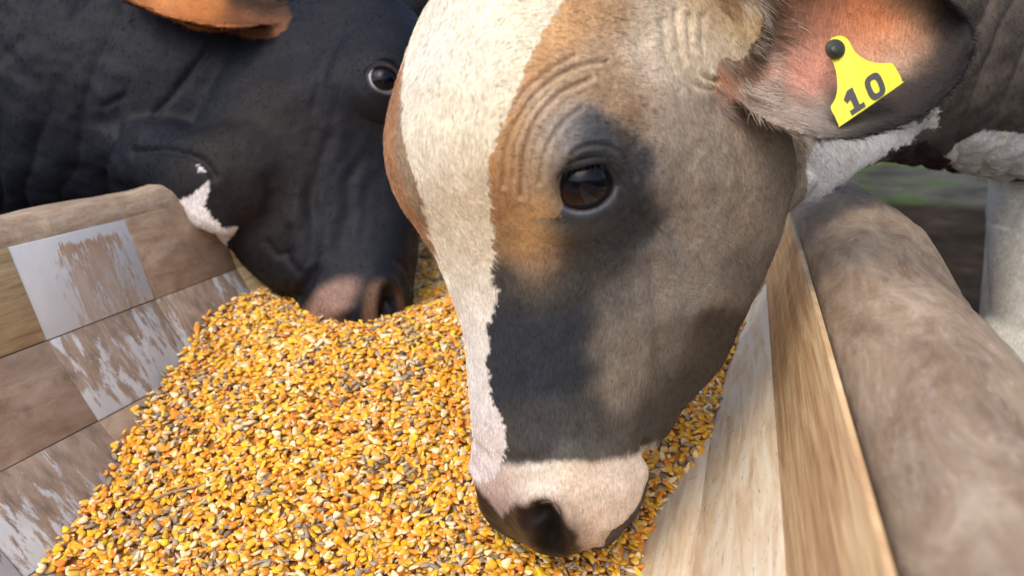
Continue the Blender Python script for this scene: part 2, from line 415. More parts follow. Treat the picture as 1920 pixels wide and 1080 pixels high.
    pts, Z = pts[ok], Z[ok]
    # drop what nothing near the camera could see
    N = len(pts); e = .004
    gx = (corn_z(pts[:, 0]+e, pts[:, 1])-corn_z(pts[:, 0]-e, pts[:, 1]))/(2*e); gy = (corn_z(pts[:, 0], pts[:, 1]+e)-corn_z(pts[:, 0], pts[:, 1]-e))/(2*e)
    cl = noise(np.stack([pts[:, 0], pts[:, 1], pts[:, 0]*0], 1), 28, 21, 2)
    far = pts[:, 1] > 1.05
    gv, gf, gc, off = [bV], [bF], [bC], len(bV)
    chipmask = rng.random(N) < np.clip(.15+.46*cl, .03, .6)
    choice = np.where(chipmask, 7+rng.integers(0, 4, N), rng.integers(0, 7, N))
    choice_l = np.where(chipmask, 5, rng.integers(0, 5, N))
    pal = np.array([(.84, .38, .006), (.86, .47, .010), (.80, .25, .005), (.84, .50, .05), (.86, .56, .006), (.70, .28, .02), (.90, .74, .44)])
    pw = np.array([.26, .23, .14, .10, .08, .05, .14])
    ck = pal[rng.choice(7, N, p=pw)]*rng.uniform(.8, 1.12, (N, 1))
    cc = np.array([(.30, .24, .18), (.38, .32, .24), (.24, .19, .14), (.70, .58, .38)])[rng.choice(4, N)]*rng.uniform(.8, 1.2, (N, 1))
    yaw = rng.uniform(0, 2*np.pi, N); tx = rng.normal(0, .42, N); ty = rng.normal(0, .38, N); sc = rng.choice([.55, .75, .9, 1.0], N, p=[.17, .25, .36, .22])*.97*rng.uniform(.9, 1.1, N)
    # rotation matrices
    cz, sz = np.cos(yaw), np.sin(yaw); cx, sx = np.cos(tx), np.sin(tx); c2, s2 = np.cos(ty), np.sin(ty)
    Rz = np.zeros((N, 3, 3)); Rz[:, 0, 0] = cz; Rz[:, 0, 1] = -sz; Rz[:, 1, 0] = sz; Rz[:, 1, 1] = cz; Rz[:, 2, 2] = 1
    Rx = np.zeros((N, 3, 3)); Rx[:, 0, 0] = 1; Rx[:, 1, 1] = cx; Rx[:, 1, 2] = -sx; Rx[:, 2, 1] = sx; Rx[:, 2, 2] = cx
    Ry = np.zeros((N, 3, 3)); Ry[:, 1, 1] = 1; Ry[:, 0, 0] = c2; Ry[:, 0, 2] = s2; Ry[:, 2, 0] = -s2; Ry[:, 2, 2] = c2
    nn = np.stack([-gx, -gy, np.ones(N)], 1); nn /= np.linalg.norm(nn, axis=1)[:, None]
    tA = np.cross(np.tile([0, 1., 0], (N, 1)), nn); tA /= np.linalg.norm(tA, axis=1)[:, None]; tB = np.cross(nn, tA)
    Rn = np.stack([tA, tB, nn], 2)
    R = Rn @ Rz @ Ry @ Rx
    for lib, sel_far, ch in ((protos, False, choice), (lowp, True, choice_l)):
        for pi, (V, Q, T3, T) in enumerate(lib):
            ii = np.where((far == sel_far) & (ch == pi))[0]
            if not len(ii): continue
            S = sc[ii]*(1.25 if sel_far else 1.0)
            PV = np.einsum('nij,vj->nvi', R[ii], V)*S[:, None, None]+np.stack([pts[ii, 0], pts[ii, 1], Z[ii]], 1)[:, None]
            nv = len(V); FF = np.concatenate([Q, T3])
            FQ = FF[None]+(off+np.arange(len(ii))*nv)[:, None, None]
            chipk = (pi >= 7) if not sel_far else (pi == 5)
            if chipk: C = np.repeat(cc[ii][:, None], nv, 1)
            else:
                tipc = np.array([.85, .74, .52]); k = (sstep(.42, .08, T)*rng.uniform(.25, 1, (len(ii), 1)))[..., None]
                C = ck[ii][:, None]*(1-k)+tipc*k
                top = (sstep(.8, 1.0, T)*.35)[None, :, None]; C = C*(1-top)+np.array([.88, .66, .25])*top
            gv.append(PV.reshape(-1, 3)); gf.append(FQ.reshape(-1, 4)); gc.append(C.reshape(-1, 3)); off += nv*len(ii)
    V = warp(np.concatenate(gv)); F = np.concatenate(gf); C = np.concatenate(gc)
    # quads with a doubled corner are triangles
    tri = F[:, 2] == F[:, 3]
    me = bpy.data.meshes.new('corn_heap')
    q, t3 = F[~tri], F[tri][:, :3]
    me.vertices.add(len(V)); me.vertices.foreach_set('co', V.astype(np.float32).ravel())
    lp = np.concatenate([q.ravel(), t3.ravel()]).astype(np.int32); me.loops.add(len(lp)); me.loops.foreach_set('vertex_index', lp)
    me.polygons.add(len(q)+len(t3)); st_ = np.r_[np.arange(len(q))*4, len(q)*4+np.arange(len(t3))*3].astype(np.int32)
    me.polygons.foreach_set('loop_start', st_); me.update(calc_edges=True)
    me.polygons.foreach_set('use_smooth', np.ones(len(me.polygons), bool))
    set_col(me, 'tint', np.clip(C, 0, 1))
    m = MT('corn_kernels'); a = m.attr('tint').outputs['Color']
    m.base(m.mix(m.ramp(m.noise(m.geo(), 420, 3), [(.35, .0), (.7, .22)]), a, (.62, .40, .18)))
    m.p(Roughness=.5, Specular_IOR_Level=.28, Subsurface_Weight=.15, Subsurface_Scale=.004)
    m.b.inputs['Subsurface Radius'].default_value = (1, .5, .15)
    m.bump(m.noise(m.geo(), 900, 2), .2, .0003)
    o = link('corn_heap', me, m.m); o['kind'] = 'stuff'; tag(o, 'heap of loose orange and yellow corn kernels with brown chaff in the trough', 'corn')
    print('corn verts', len(V), 'kernels', N)
    # single kernels that lie apart on the wall tiles
    def wall_pt(u, v):
        d = v2w(np.array([(u-960)/FPX, (v-540)/FPX, 1.]))-ORG
        best = None
        for k in range(len(SEC)-1):
            a, b = SEC[k], SEC[k+1]; M_ = np.array([[d[0], -(b-a)[0]], [d[2], -(b-a)[1]]]); r = np.array([a[0], a[1]-CAMZ])
            try: s, t = np.linalg.solve(M_, r)
            except Exception: continue
            if 0 <= t <= 1 and s > .1 and (best is None or s < best[0]):
                n = np.array([(b-a)[1], 0, -(b-a)[0]]); n /= np.linalg.norm(n)
                if n @ d > 0: n = -n
                best = (s, ORG+d*s, n)
        return best[1], best[2]
    words = {(277, 758): 'bright yellow corn kernel lying alone on the tiled wall, outermost of the loose ones',
             (291, 763): 'orange corn kernel lying on the tiled wall just beside the outermost yellow one',
             (304, 783): 'yellow corn kernel on the tiled wall between the stray pair and the heap edge'}
    for q, ((u, v), lab) in enumerate(words.items()):
        Vk, Q, T3, T = protos[q]
        P, n = wall_pt(u, v); n = Vector(n); rot = n.to_track_quat('Z', 'Y').to_matrix() @ Matrix.Rotation([1.2, .3, -.6][q], 3, 'Z')
        VV = (np.array(rot) @ Vk.T).T*1.05
        mk = mesh_from('corn_kernel', VV, [tuple(f) for f in Q]+[tuple(f[:3]) for f in T3]); k = sstep(.42, .08, T)[:, None]*.7
        set_col(mk, 'tint', np.array([(.85, .60, .02), (.80, .36, .03), (.84, .58, .04)][q])*(1-k)+np.array([.85, .74, .5])*k)
        ko = link('corn_kernel', mk, m.m); ko.location = Vector(P)+n*.0028; tag(ko, lab, 'corn kernel', 'stray corn kernels on the tiles')
    # straws lying on the heap
    ms = MT('dry_straw'); ms.base(ms.ramp(ms.noise(ms.mapping(ms.geo(), (1, 1, 1)), 300, 3), [(.3, (.22, .17, .12)), (.7, (.42, .35, .26))])); ms.p(Roughness=.7)
    for (u0, v0, u1, v1, w, lab) in ((286, 944, 382, 909, .0024, 'long flat grey-brown straw lying on the corn at lower left'),
                                 (468, 1066, 545, 1052, .0022, 'short grey-brown straw lying on the corn by the bottom edge')):
        def hp(u, v):
            d = v2w(np.array([(u-960)/FPX, (v-540)/FPX, 1.]))-ORG
            for s in np.arange(.3, 2, .002):
                p = ORG+d*s
                if p[2] < corn_z(np.array([p[0]]), np.array([p[1]]))[0]+.004: return p
        A, B = Vector(hp(u0, v0)), Vector(hp(u1, v1)); D = B-A; n = Vector((0, 0, 1)); s_ = D.cross(n).normalized(); V = []; F = []
        nseg = 9
        for i in range(nseg):
            t = i/(nseg-1); ww = w*(.6+.4*math.sin(math.pi*(t*.8+.15))); c = D*t+Vector((0, 0, .0035+.002*math.sin(5*t)))
            for a in range(6):
                an = a*math.pi/3; V.append(c+s_*ww*math.cos(an)+n*.0009*math.sin(an))
        for i in range(nseg-1):
            for a in range(6): F.append((i*6+a, i*6+(a+1) % 6, i*6+6+(a+1) % 6, i*6+6+a))
        F.append(tuple(range(5, -1, -1))); F.append(tuple(range((nseg-1)*6, nseg*6)))
        so = link('straw', mesh_from('straw', V, F), ms.m); so.location = A; tag(so, lab, 'straw')
build_corn()

# ------------------------------------------------------------------ cattle
# head template: a table of half cross-sections from poll to nose, in a head frame
# (front = where the face looks, side = the animal's left, rows = along the head)
TH = math.radians(58); hs, hc = math.sin(TH), math.cos(TH); OX = .05
def D0(y): return np.interp(y, [-90, 345, 1045], [.63, .645, .735])
def ROWY(y): return (np.asarray(y, float)-540)/FPX*(D0(y)-.05)
STN = [(-90,0.0774,-0.1079,[0,0.035,0.06,0.075,0.08,0.08,0.07,0.045,0]),
(-50,0.1019,-0.1394,[0,0.04,0.072,0.088,0.092,0.09,0.08,0.05,0]),
(0,0.1169,-0.1631,[0,0.045,0.08,0.098,0.1,0.095,0.085,0.055,0]),
(100,0.1310,-0.1873,[0,0.05,0.088,0.105,0.105,0.1,0.088,0.058,0]),
(200,0.1434,-0.2044,[0,0.055,0.096,0.114,0.11,0.1,0.09,0.06,0]),
(290,0.1467,-0.2164,[0,0.055,0.096,0.116,0.112,0.102,0.09,0.058,0]),
(370,0.1380,-0.2103,[0,0.05,0.085,0.108,0.108,0.102,0.09,0.055,0]),
(450,0.1199,-0.2067,[0,0.042,0.068,0.086,0.096,0.096,0.082,0.05,0]),
(560,0.1003,-0.1916,[0,0.035,0.055,0.071,0.083,0.085,0.072,0.042,0]),
(700,0.0903,-0.1610,[0,0.03,0.05,0.062,0.07,0.072,0.06,0.036,0]),
(800,0.0845,-0.1180,[0,0.03,0.052,0.065,0.07,0.068,0.055,0.032,0]),
(860,0.0781,-0.0786,[0,0.033,0.06,0.072,0.074,0.07,0.056,0.032,0]),
(920,0.0755,-0.0702,[0,0.037,0.065,0.077,0.08,0.075,0.06,0.035,0]),
(970,0.0716,-0.0641,[0,0.036,0.062,0.074,0.076,0.07,0.055,0.032,0]),
(1010,0.0622,-0.0484,[0,0.03,0.053,0.062,0.063,0.058,0.044,0.025,0]),
(1035,0.0487,-0.0230,[0,0.02,0.036,0.043,0.044,0.04,0.03,0.016,0]),
(1046,0.0310,0.0034,[0,0.007,0.012,0.015,0.015,0.013,0.01,0.005,0])]
FN = np.array([0, .02, .09, .21, .4, .6, .8, .94, 1])
def fsl_to_t(F, S, y): return np.stack([OX-hs*F+hc*S, ROWY(y), D0(y)-hc*F-hs*S], -1)
_yy = np.linspace(-400, 1300, 400); _ry = ROWY(_yy)
def t_to_fsl(T):
    y = np.interp(T[:, 1], _ry, _yy); dx, dd = T[:, 0]-OX, T[:, 2]-D0(y)
    return -hs*dx-hc*dd, hc*dx-hs*dd, y
def catmull(a, n, closed):
    a = np.asarray(a, float); m = len(a)
    if closed: t = np.linspace(0, m, n, endpoint=False)
    else: t = np.linspace(0, m-1, n)
    i = np.minimum(t.astype(int), m-1 if closed else m-2); u = (t-i)
    g = (lambda k: a[k % m]) if closed else (lambda k: a[np.clip(k, 0, m-1)])
    u = u.reshape((-1,)+(1,)*(a.ndim-1)); p0, p1, p2, p3 = g(i-1), g(i), g(i+1), g(i+2)
    return .5*(2*p1+(p2-p0)*u+(2*p0-5*p1+4*p2-p3)*u*u+(3*p1-p0-3*p2+p3)*u**3)
def close_tube(G):
    nr, na = G.shape[:2]; V = list(G.reshape(-1, 3)); F = []
    for i in range(nr-1):
        for a in range(na): F.append((i*na+a, i*na+(a+1) % na, (i+1)*na+(a+1) % na, (i+1)*na+a))
    c0 = len(V); V.append(G[0].mean(0)); V.append(G[-1].mean(0))
    for a in range(na): F.append((c0, (a+1) % na, a)); F.append((c0+1, (nr-1)*na+a, (nr-1)*na+(a+1) % na))
    return np.array(V), F
def head_shell():
    rings = []
    for (y, ff, fb, S) in STN:
        Fv = ff+(fb-ff)*FN; S = np.array(S)
        loop = np.stack([np.concatenate([Fv, Fv[-2:0:-1]]), np.concatenate([S, -S[-2:0:-1]])], 1)
        rings.append(np.concatenate([catmull(loop, 96, True), np.full((96, 1), y)], 1))
    R = catmull(np.array(rings), 110, False)
    return close_tube(fsl_to_t(R[..., 0], R[..., 1], R[..., 2]))
def tube(path, ra, rb, up=(0, 1, 0), n=40, na=36):
    # elliptical loft: ra along 'up', rb across
    C = catmull(np.array(path, float), n, False); A = catmull(np.array(ra, float), n, False); B = catmull(np.array(rb, float), n, False)
    T = np.gradient(C, axis=0); T /= np.linalg.norm(T, axis=1)[:, None]
    U = np.array(up, float)-T*(T @ np.array(up, float))[:, None]; U /= np.linalg.norm(U, axis=1)[:, None]; Sd = np.cross(T, U)
    an = np.linspace(0, 2*np.pi, na, endpoint=False)
    G = C[:, None]+U[:, None]*np.cos(an)[None, :, None]*A[:, None, None]+Sd[:, None]*np.sin(an)[None, :, None]*B[:, None, None]
    # rounded ends
    def cap(c, d, u, s, a, b, k):
        return [c+d*math.sin(q)*min(a, b)*.7+math.cos(q)*(u*np.cos(an)[:, None]*a+s*np.sin(an)[:, None]*b) for q in k]
    st = cap(C[0], -T[0], U[0], Sd[0], A[0], B[0], (1.35, 1.0, .6, .3)); en = cap(C[-1], T[-1], U[-1], Sd[-1], A[-1], B[-1], (.3, .6, 1.0, 1.35))
    return close_tube(np.concatenate([np.array(st), G, np.array(en)]))
def ell(c, r, n=24):
    th = np.linspace(.12, math.pi-.12, n)
    an = np.linspace(0, 2*np.pi, 2*n, endpoint=False)
    G = np.stack([np.sin(th)[:, None]*np.cos(an)*r[0], np.cos(th)[:, None]*r[1]+0*an, np.sin(th)[:, None]*np.sin(an)*r[2]], -1)+np.array(c)
    return close_tube(G)
def tp(u, v, d): return np.array([(u-960)/FPX*d, (v-540)/FPX*d, d])

EAR_LO = [(1335, 120), (1362, 165), (1405, 210), (1480, 246), (1560, 262), (1640, 252), (1720, 222), (1790, 165), (1828, 90), (1822, 52)]
EAR_UP = [(1330, 20), (1355, -30), (1400, -75), (1475, -105), (1560, -110), (1640, -95), (1710, -60), (1765, -15), (1805, 20), (1820, 44)]
EAR_D = [.60, .585, .575, .57, .575, .58, .59, .60, .612, .618]
def ear_grid(off=0.0, ni=60, nj=40):
    lo = catmull(np.array(EAR_LO, float), ni, False); up = catmull(np.array(EAR_UP, float), ni, False); dd = catmull(np.array(EAR_D), ni, False)
    t = np.linspace(0, 1, ni); cup = .052*np.sin(np.pi*np.clip(t*.9+.12, 0, 1))**.8
    j = np.linspace(0, 1, nj)
    uv = lo[:, None]*(1-j)[None, :, None]+up[:, None]*j[None, :, None]
    D = dd[:, None]+cup[:, None]*(1-np.abs(2*j-1)**2.4)[None]+off
    return np.stack([(uv[..., 0]-960)/FPX*D, (uv[..., 1]-540)/FPX*D, D], -1)
def ear_shell():
    A = ear_grid(0.0); B = ear_grid(.010)
    # shrink the back sheet's outline a little so that the rim is rounded
    ni, nj = A.shape[:2]
    V = np.concatenate([A.reshape(-1, 3), B.reshape(-1, 3)]); ia = np.arange(ni*nj).reshape(ni, nj); ib = ia+ni*nj; F = []
    for i in range(ni-1):
        for j in range(nj-1):
            F.append((ia[i, j], ia[i, j+1], ia[i+1, j+1], ia[i+1, j])); F.append((ib[i, j], ib[i+1, j], ib[i+1, j+1], ib[i, j+1]))
    for i in range(ni-1):
        F.append((ia[i, 0], ia[i+1, 0], ib[i+1, 0], ib[i, 0])); F.append((ia[i, -1], ib[i, -1], ib[i+1, -1], ia[i+1, -1]))
    for j in range(nj-1):
        F.append((ia[0, j], ib[0, j], ib[0, j+1], ia[0, j+1])); F.append((ia[-1, j], ia[-1, j+1], ib[-1, j+1], ib[-1, j]))
    return V, F
def mirror_t(T):
    F, S, y = t_to_fsl(T); return fsl_to_t(F, -S, y)

def union(shells, voxel):
    V, F, o = [], [], 0
    for (v, f) in shells:
        V.append(np.asarray(v)); F += [tuple(int(q)+o for q in ff) for ff in f]; o += len(v)
    me = mesh_from('tmp', np.concatenate(V), F)
    ob = bpy.data.objects.new('tmp', me); COL.objects.link(ob)
    import bmesh
    bm = bmesh.new(); bm.from_mesh(me); bmesh.ops.recalc_face_normals(bm, faces=bm.faces); bm.to_mesh(me); bm.free()
    md = ob.modifiers.new('r', 'REMESH'); md.mode = 'VOXEL'; md.voxel_size = voxel; md.use_smooth_shade = True
    dg = bpy.context.evaluated_depsgraph_get(); r = bpy.data.meshes.new_from_object(ob.evaluated_get(dg))
    bpy.data.objects.remove(ob); bpy.data.meshes.remove(me)
    for a in list(r.attributes):
        pass
    return r
def smooth_np(V, E, it, w=None, lam=.5):
    n = len(V); deg = np.bincount(E.ravel(), minlength=n)[:, None].clip(1)
    for _ in range(it):
        A = np.stack([np.bincount(E[:, 0], V[E[:, 1], k], n)+np.bincount(E[:, 1], V[E[:, 0], k], n) for k in range(3)], 1)/deg
        l = lam if w is None else lam*w[:, None]
        V = V+(A-V)*l
    return V
CUTS = 3
def refine(me, sel, conv):
    import bmesh
    T_ = conv(coords(me)); uv_ = np.stack([960+FPX*T_[:, 0]/T_[:, 2], 540+FPX*T_[:, 1]/T_[:, 2]], 1); m_ = sel(T_, uv_)
    bm = bmesh.new(); bm.from_mesh(me); bm.verts.ensure_lookup_table()
    es = [e for e in bm.edges if m_[e.verts[0].index] and m_[e.verts[1].index]]
    bmesh.ops.subdivide_edges(bm, edges=es, cuts=CUTS, use_grid_fill=True); bm.to_mesh(me); bm.free(); me.update()
    E = edges(me); V = coords(me); T_ = conv(V); uv_ = np.stack([960+FPX*T_[:, 0]/T_[:, 2], 540+FPX*T_[:, 1]/T_[:, 2]], 1)
    V = smooth_np(V, E, 8, sel(T_, uv_).astype(float)); me.vertices.foreach_set('co', V.astype(np.float32).ravel()); me.update()
    me.polygons.foreach_set('use_smooth', np.ones(len(me.polygons), bool))
def edges(me):
    e = np.empty(len(me.edges)*2, np.int32); me.edges.foreach_get('vertices', e); return e.reshape(-1, 2)

def pdist(uv, line):
    P = np.array(line, float); best = np.full(len(uv), 1e9)
    for a, b in zip(P[:-1], P[1:]):
        ab = b-a; t = np.clip(((uv-a) @ ab)/(ab @ ab), 0, 1); best = np.minimum(best, np.linalg.norm(uv-(a+t[:, None]*ab), axis=1))
    return best
def cline(L, n=30): return catmull(np.array(L, float), n, False)
def inpoly(uv, P):
    P = np.array(P, float); x, y = uv[:, 0], uv[:, 1]; r = np.zeros(len(uv), bool); j = len(P)-1
    for i in range(len(P)):
        c = ((P[i, 1] > y) != (P[j, 1] > y)) & (x < (P[j, 0]-P[i, 0])*(y-P[i, 1])/(P[j, 1]-P[i, 1]+1e-12)+P[i, 0]); r ^= c; j = i
    return r

GROOVES = [  # polyline on the face, half width, depth (m)
 ([(945, 345), (950, 280), (980, 210), (1022, 160), (1080, 127), (1135, 118)], 4.5, .0014),
 ([(978, 360), (984, 285), (1006, 225), (1050, 175), (1105, 150)], 4.5, .0018),
 ([(965, 330), (968, 275), (990, 218), (1030, 172)], 4, .0009),
 ([(1012, 330), (1024, 275), (1050, 235), (1085, 205)], 4.5, .0012),
 ([(958, 215), (985, 170), (1030, 132), (1075, 105)], 4.5, .0011),
 ([(1062, 310), (1068, 284), (1092, 271), (1126, 272), (1158, 290), (1176, 325)], 4, .0016),
 ([(1290, 30), (1295, 95), (1312, 138), (1345, 152)], 6, .0026),
 ([(1266, 20), (1275, 95), (1298, 152), (1335, 168)], 6, .0020),
 ([(1240, 40), (1252, 110), (1275, 165)], 8, .0012),
 ([(1316, 30), (1318, 90), (1332, 130)], 6, .0018),
 ([(1222, 500), (1232, 600), (1236, 700), (1222, 800), (1214, 850)], 16, .0040),
 ([(1350, 600), (1310, 690), (1275, 780)], 22, .003),
 ([(1092, 414), (1130, 404), (1160, 376)], 4.5, .0016),
 ([(1020, 450), (1050, 441), (1105, 443)], 4.5, .0014),
 ([(1290, 190), (1285, 320), (1272, 420)], 26, .0015),
 ([(1225, 470), (1216, 385), (1222, 300)], 14, .0012),
 ([(1216, 835), (1221, 900), (1203, 952), (1170, 988), (1135, 1006)], 7, .006),
 ([(905, 870), (950, 862), (1010, 858)], 10, .0012),
]
EYE_UV = (1097, 342)

def shape_face(V, N, T, skip=()):
    """folds, orbit, nostrils: symmetric displacement in head-frame terms"""
    F, S, y = t_to_fsl(T)
    Tm = np.where((S < 0)[:, None], fsl_to_t(F, np.abs(S), y), T)
    uv = np.stack([960+FPX*Tm[:, 0]/Tm[:, 2], 540+FPX*Tm[:, 1]/Tm[:, 2]], 1)
    side = sstep(-.03, .03, np.abs(S)-.01*0) * ((F > -.26) & (F < .2) & (np.abs(S) < .14) & (Tm[:, 2] < .80))
    near = (Tm[:, 2] < .76)
    d = np.zeros(len(V))
    for gi, (L, w, dep) in enumerate(GROOVES):
        if gi in skip: continue
        q = pdist(uv, cline(L, 24)); wob = 1+.3*noise(V, 60, 8)
        d += side*near*dep*(-np.exp(-(q/(w*wob))**2)+(.35 if gi not in (6, 7, 8, 9) else .1)*np.exp(-((q-2.3*w)/(w*1.1))**2))
    re = np.linalg.norm((uv-np.array(EYE_UV))*np.array([1, 1.05]), axis=1)
    d += side*near*(.012*np.exp(-(re/115)**2)-.022*np.exp(-(re/50)**4))
    # nostril: comma shaped pit
    q = pdist(uv, cline([(1016, 964), (1028, 968), (1034, 988), (1036, 1004)], 20)); d += side*near*(-.013*np.exp(-(q/20)**3)+.003*np.exp(-((q-38)/14)**2))
    # soft muscle relief over the cheek and face
    d += side*.0022*noise(V, 22, 4, 2)+side*.0007*noise(V, 90, 41, 2)
    # vertical folds on the side of the nose
    d += side*near*.0012*np.sin((uv[:, 0]-uv[:, 1]*.12)/9.0+2*noise(V, 20, 31))*sstep(1060, 1140, uv[:, 0])*sstep(1290, 1200, uv[:, 0])*sstep(520, 600, uv[:, 1])*sstep(860, 780, uv[:, 1])
    return d, uv, S, F, y, side*near

def eye_frame(bvh, inv):  # bvh in template space
    o = Vector((0, 0, 0)); d = Vector((tp(EYE_UV[0], EYE_UV[1], 1.0))); hit = bvh.ray_cast(o, d.normalized())
    P = np.array(hit[0]); return P

def eyelid(P, n, up, R=.0235, detail=96):
    """ring of lid skin round the eyeball; P = eyeball centre, n outward, up along the head"""
    rt = np.cross(up, n); rt /= np.linalg.norm(rt); up = np.cross(n, rt)
    k = .64/FPX
    outl = np.array([(-52, 8), (-44, -14), (-22, -27), (8, -35), (34, -31), (50, -12), (49, 10), (38, 30), (16, 43), (-12, 47), (-36, 38), (-48, 22)], float)*k
    O = catmull(outl, detail, True); rows = []
    ang = np.arctan2(-O[:, 1], O[:, 0]); upper = .5+.5*np.sin(ang)
    for (f, h) in ((.80, -.004), (.93, .0012), (1.0, .0038), (1.10, .0054), (1.24, .0056), (1.42, .0040), (1.62, .0036), (1.85, .0022), (2.15, -.0012), (2.6, -.009)):
        Q = O*f; r = np.minimum(np.hypot(Q[:, 0], Q[:, 1]), R*.93); z = np.sqrt(R*R-r*r)
        if f > 1.0:
            r1 = np.minimum(np.hypot(O[:, 0], O[:, 1]), R*.93); z = np.sqrt(R*R-r1*r1)-(f-1)*.006
        hh = h+(.0026*upper*(1 if .9 < f < 1.6 else .4) if h > 0 else 0)
        if 1.3 < f < 1.5: hh -= .0016*upper
        rows.append(P+rt*Q[:, :1]-up*Q[:, 1:2]+n*(z+hh)[:, None])
    G = np.array(rows); nr, na = G.shape[:2]; F = []
    for i in range(nr-1):
        for a in range(na): F.append((i*na+a, (i+1)*na+a, (i+1)*na+(a+1) % na, i*na+(a+1) % na))
    return G.reshape(-1, 3), F

def eye_mats():
    m = MT('wet_eyeball'); a = m.attr('tint').outputs['Color']; m.base(a)
    m.p(Roughness=.04, Specular_IOR_Level=.26); return m.m
EYE_M = eye_mats()
def eyeball(C, n, up, R, parent, sclera=(.016, .012, .014)):
    me_V, me_F = ell((0, 0, 0), (R, R, R), 40)
    n = n/np.linalg.norm(n); rt = np.cross(up, n); rt /= np.linalg.norm(rt); up = np.cross(n, rt)
    B = np.stack([rt, n, up], 1); V = me_V @ B.T
    x, z, y = me_V[:, 0]/R, me_V[:, 2]/R, me_V[:, 1]
    r = np.hypot(x, z); front = y > 0
    V += (n[None]*(.0022*np.exp(-(r/.5)**4)*front)[:, None])
    col = np.tile(np.array(sclera), (len(V), 1))
    iris = (r < .70) & front; col[iris] = (.005, .005, .008)
    ring = (np.abs(r-.70) < .045) & front; col[ring] = (.012, .009, .010)
    pup = ((x/.50)**2+(z/.30)**2 < 1) & front; col[pup] = (.003, .0035, .008)
    me = mesh_from('eyeball', V+C, me_F); set_col(me, 'tint', col)
    return link('eyeball', me, EYE_M, parent)

def hide_mat(name, rough=.6, spec=.14, sheen=.02, fine=1.0):
    m = MT(name); a = m.attr('coat').outputs['Color']; pos = m.geo()
    k = m.noise(m.mapping(pos, (1, 1, .22)), 650, 4, .7)
    k2 = m.noise(pos, 60, 5, .6)
    v = m.ramp(k, [(.3, .62), (.7, 1.28)]); v2 = m.ramp(k2, [(.3, .84), (.7, 1.14)])
    c = m.mix(1.0, a, v, 'MULTIPLY'); c = m.mix(1.0, c, v2, 'MULTIPLY')
    m.base(c); w = m.attr('wet').outputs['Fac']
    m.p(Roughness=m.ramp(w, [(0, rough), (1, .22)]), Specular_IOR_Level=spec, Sheen_Weight=sheen, Sheen_Roughness=.5)
    b = m.bump(m.noise(pos, 260, 6, .7), .35*fine, .0012); m.bump(k, .3*fine, .0006, b)
    return m.m
def fur_mat(spec=.12):
    m = MT('coat_hair'); m.base(m.attr('hair_tint').outputs['Color']); m.p(Roughness=.6, Specular_IOR_Level=spec); return m.m

def rbf(uv, samples, sig=60):
    U = np.array([s[:2] for s in samples], float); C = np.array([s[2] for s in samples], float)
    num = 0; den = 0
    for k in range(len(U)):
        w = np.exp(-((uv-U[k])**2).sum(1)/(2*sig*sig))+1e-4/(1+((uv-U[k])**2).sum(1)/1e4); num = num+w[:, None]*C[k]; den = den+w
    return num/den[:, None]

def add_fur(name, me, tint, parent, weightfn, N, flow, length, rad=.00017, lift=.28, mat=None):
    V, Nn = coords(me), normals(me)
    me.calc_loop_triangles(); t = np.empty(len(me.loop_triangles)*3, np.int32); me.loop_triangles.foreach_get('vertices', t); t = t.reshape(-1, 3)
    P0, P1, P2 = V[t[:, 0]], V[t[:, 1]], V[t[:, 2]]; area = np.linalg.norm(np.cross(P1-P0, P2-P0), axis=1)
    w = weightfn[t].mean(1)*area; pick = rng.choice(len(t), N, p=w/w.sum()); a = rng.random((N, 2)); f = a.sum(1) > 1; a[f] = 1-a[f]
    bw = np.stack([1-a.sum(1), a[:, 0], a[:, 1]], 1); g = lambda A: (A[t[pick]]*bw[..., None]).sum(1)
    P = g(V); n = g(Nn); n /= np.linalg.norm(n, axis=1)[:, None]; C = g(tint); D = g(flow); L = (length[t[pick]]*bw).sum(1)
    D = D-n*(D*n).sum(1)[:, None]; D += .35*np.linalg.norm(D, axis=1)[:, None]*rng.normal(0, 1, D.shape)*.6
    cl = np.stack([noise(P, 55, 61), noise(P, 55, 62), noise(P, 55, 63)], 1); D += cl*.55*np.linalg.norm(D, axis=1)[:, None]
    D -= n*(D*n).sum(1)[:, None]; D /= np.linalg.norm(D, axis=1)[:, None]+1e-9
    L = L*rng.uniform(.55, 1.2, N); lf = lift*rng.uniform(.5, 1.6, N)
    K = 4; pts = np.zeros((N, K, 3))
    for i, tt in enumerate(np.linspace(0, 1, K)):
        pts[:, i] = P-n*.0004+D*(L*tt)[:, None]+n*(L*lf*tt*(1-.55*tt))[:, None]
    hc_ = bpy.data.hair_curves.new(name); hc_.add_curves([K]*N)
    hc_.points.foreach_set('position', pts.astype(np.float32).ravel())
    ra = np.tile(np.array([1, .85, .6, .12])*rad, N).astype(np.float32)
    r = hc_.attributes.get('radius') or hc_.attributes.new('radius', 'FLOAT', 'POINT'); r.data.foreach_set('value', ra)
    ca = hc_.attributes.new('hair_tint', 'FLOAT_COLOR', 'CURVE'); cc = np.ones((N, 4), np.float32)
    cc[:, :3] = np.clip(C*rng.uniform(.62, 1.42, (N, 1))*(1+.18*noise(P, 90, 77)[:, None]), 0, 1); ca.data.foreach_set('color', cc.ravel())
    o = bpy.data.objects.new(name, hc_); COL.objects.link(o); hc_.materials.append(mat)
    o.parent = parent; o.matrix_parent_inverse = Matrix.Translation(-Vector(parent.location)); return o

def ear_near(T, cand, tol=.013):
    from mathutils.kdtree import KDTree
    G = np.concatenate([ear_grid(0.0, 90, 60).reshape(-1, 3), ear_grid(.010, 90, 60).reshape(-1, 3)]); kd = KDTree(len(G))
    for i, p in enumerate(G): kd.insert(p, i)
    kd.balance(); out = np.zeros(len(T), bool)
    for i in np.where(cand)[0]: out[i] = kd.find(T[i])[2] < tol
    return out
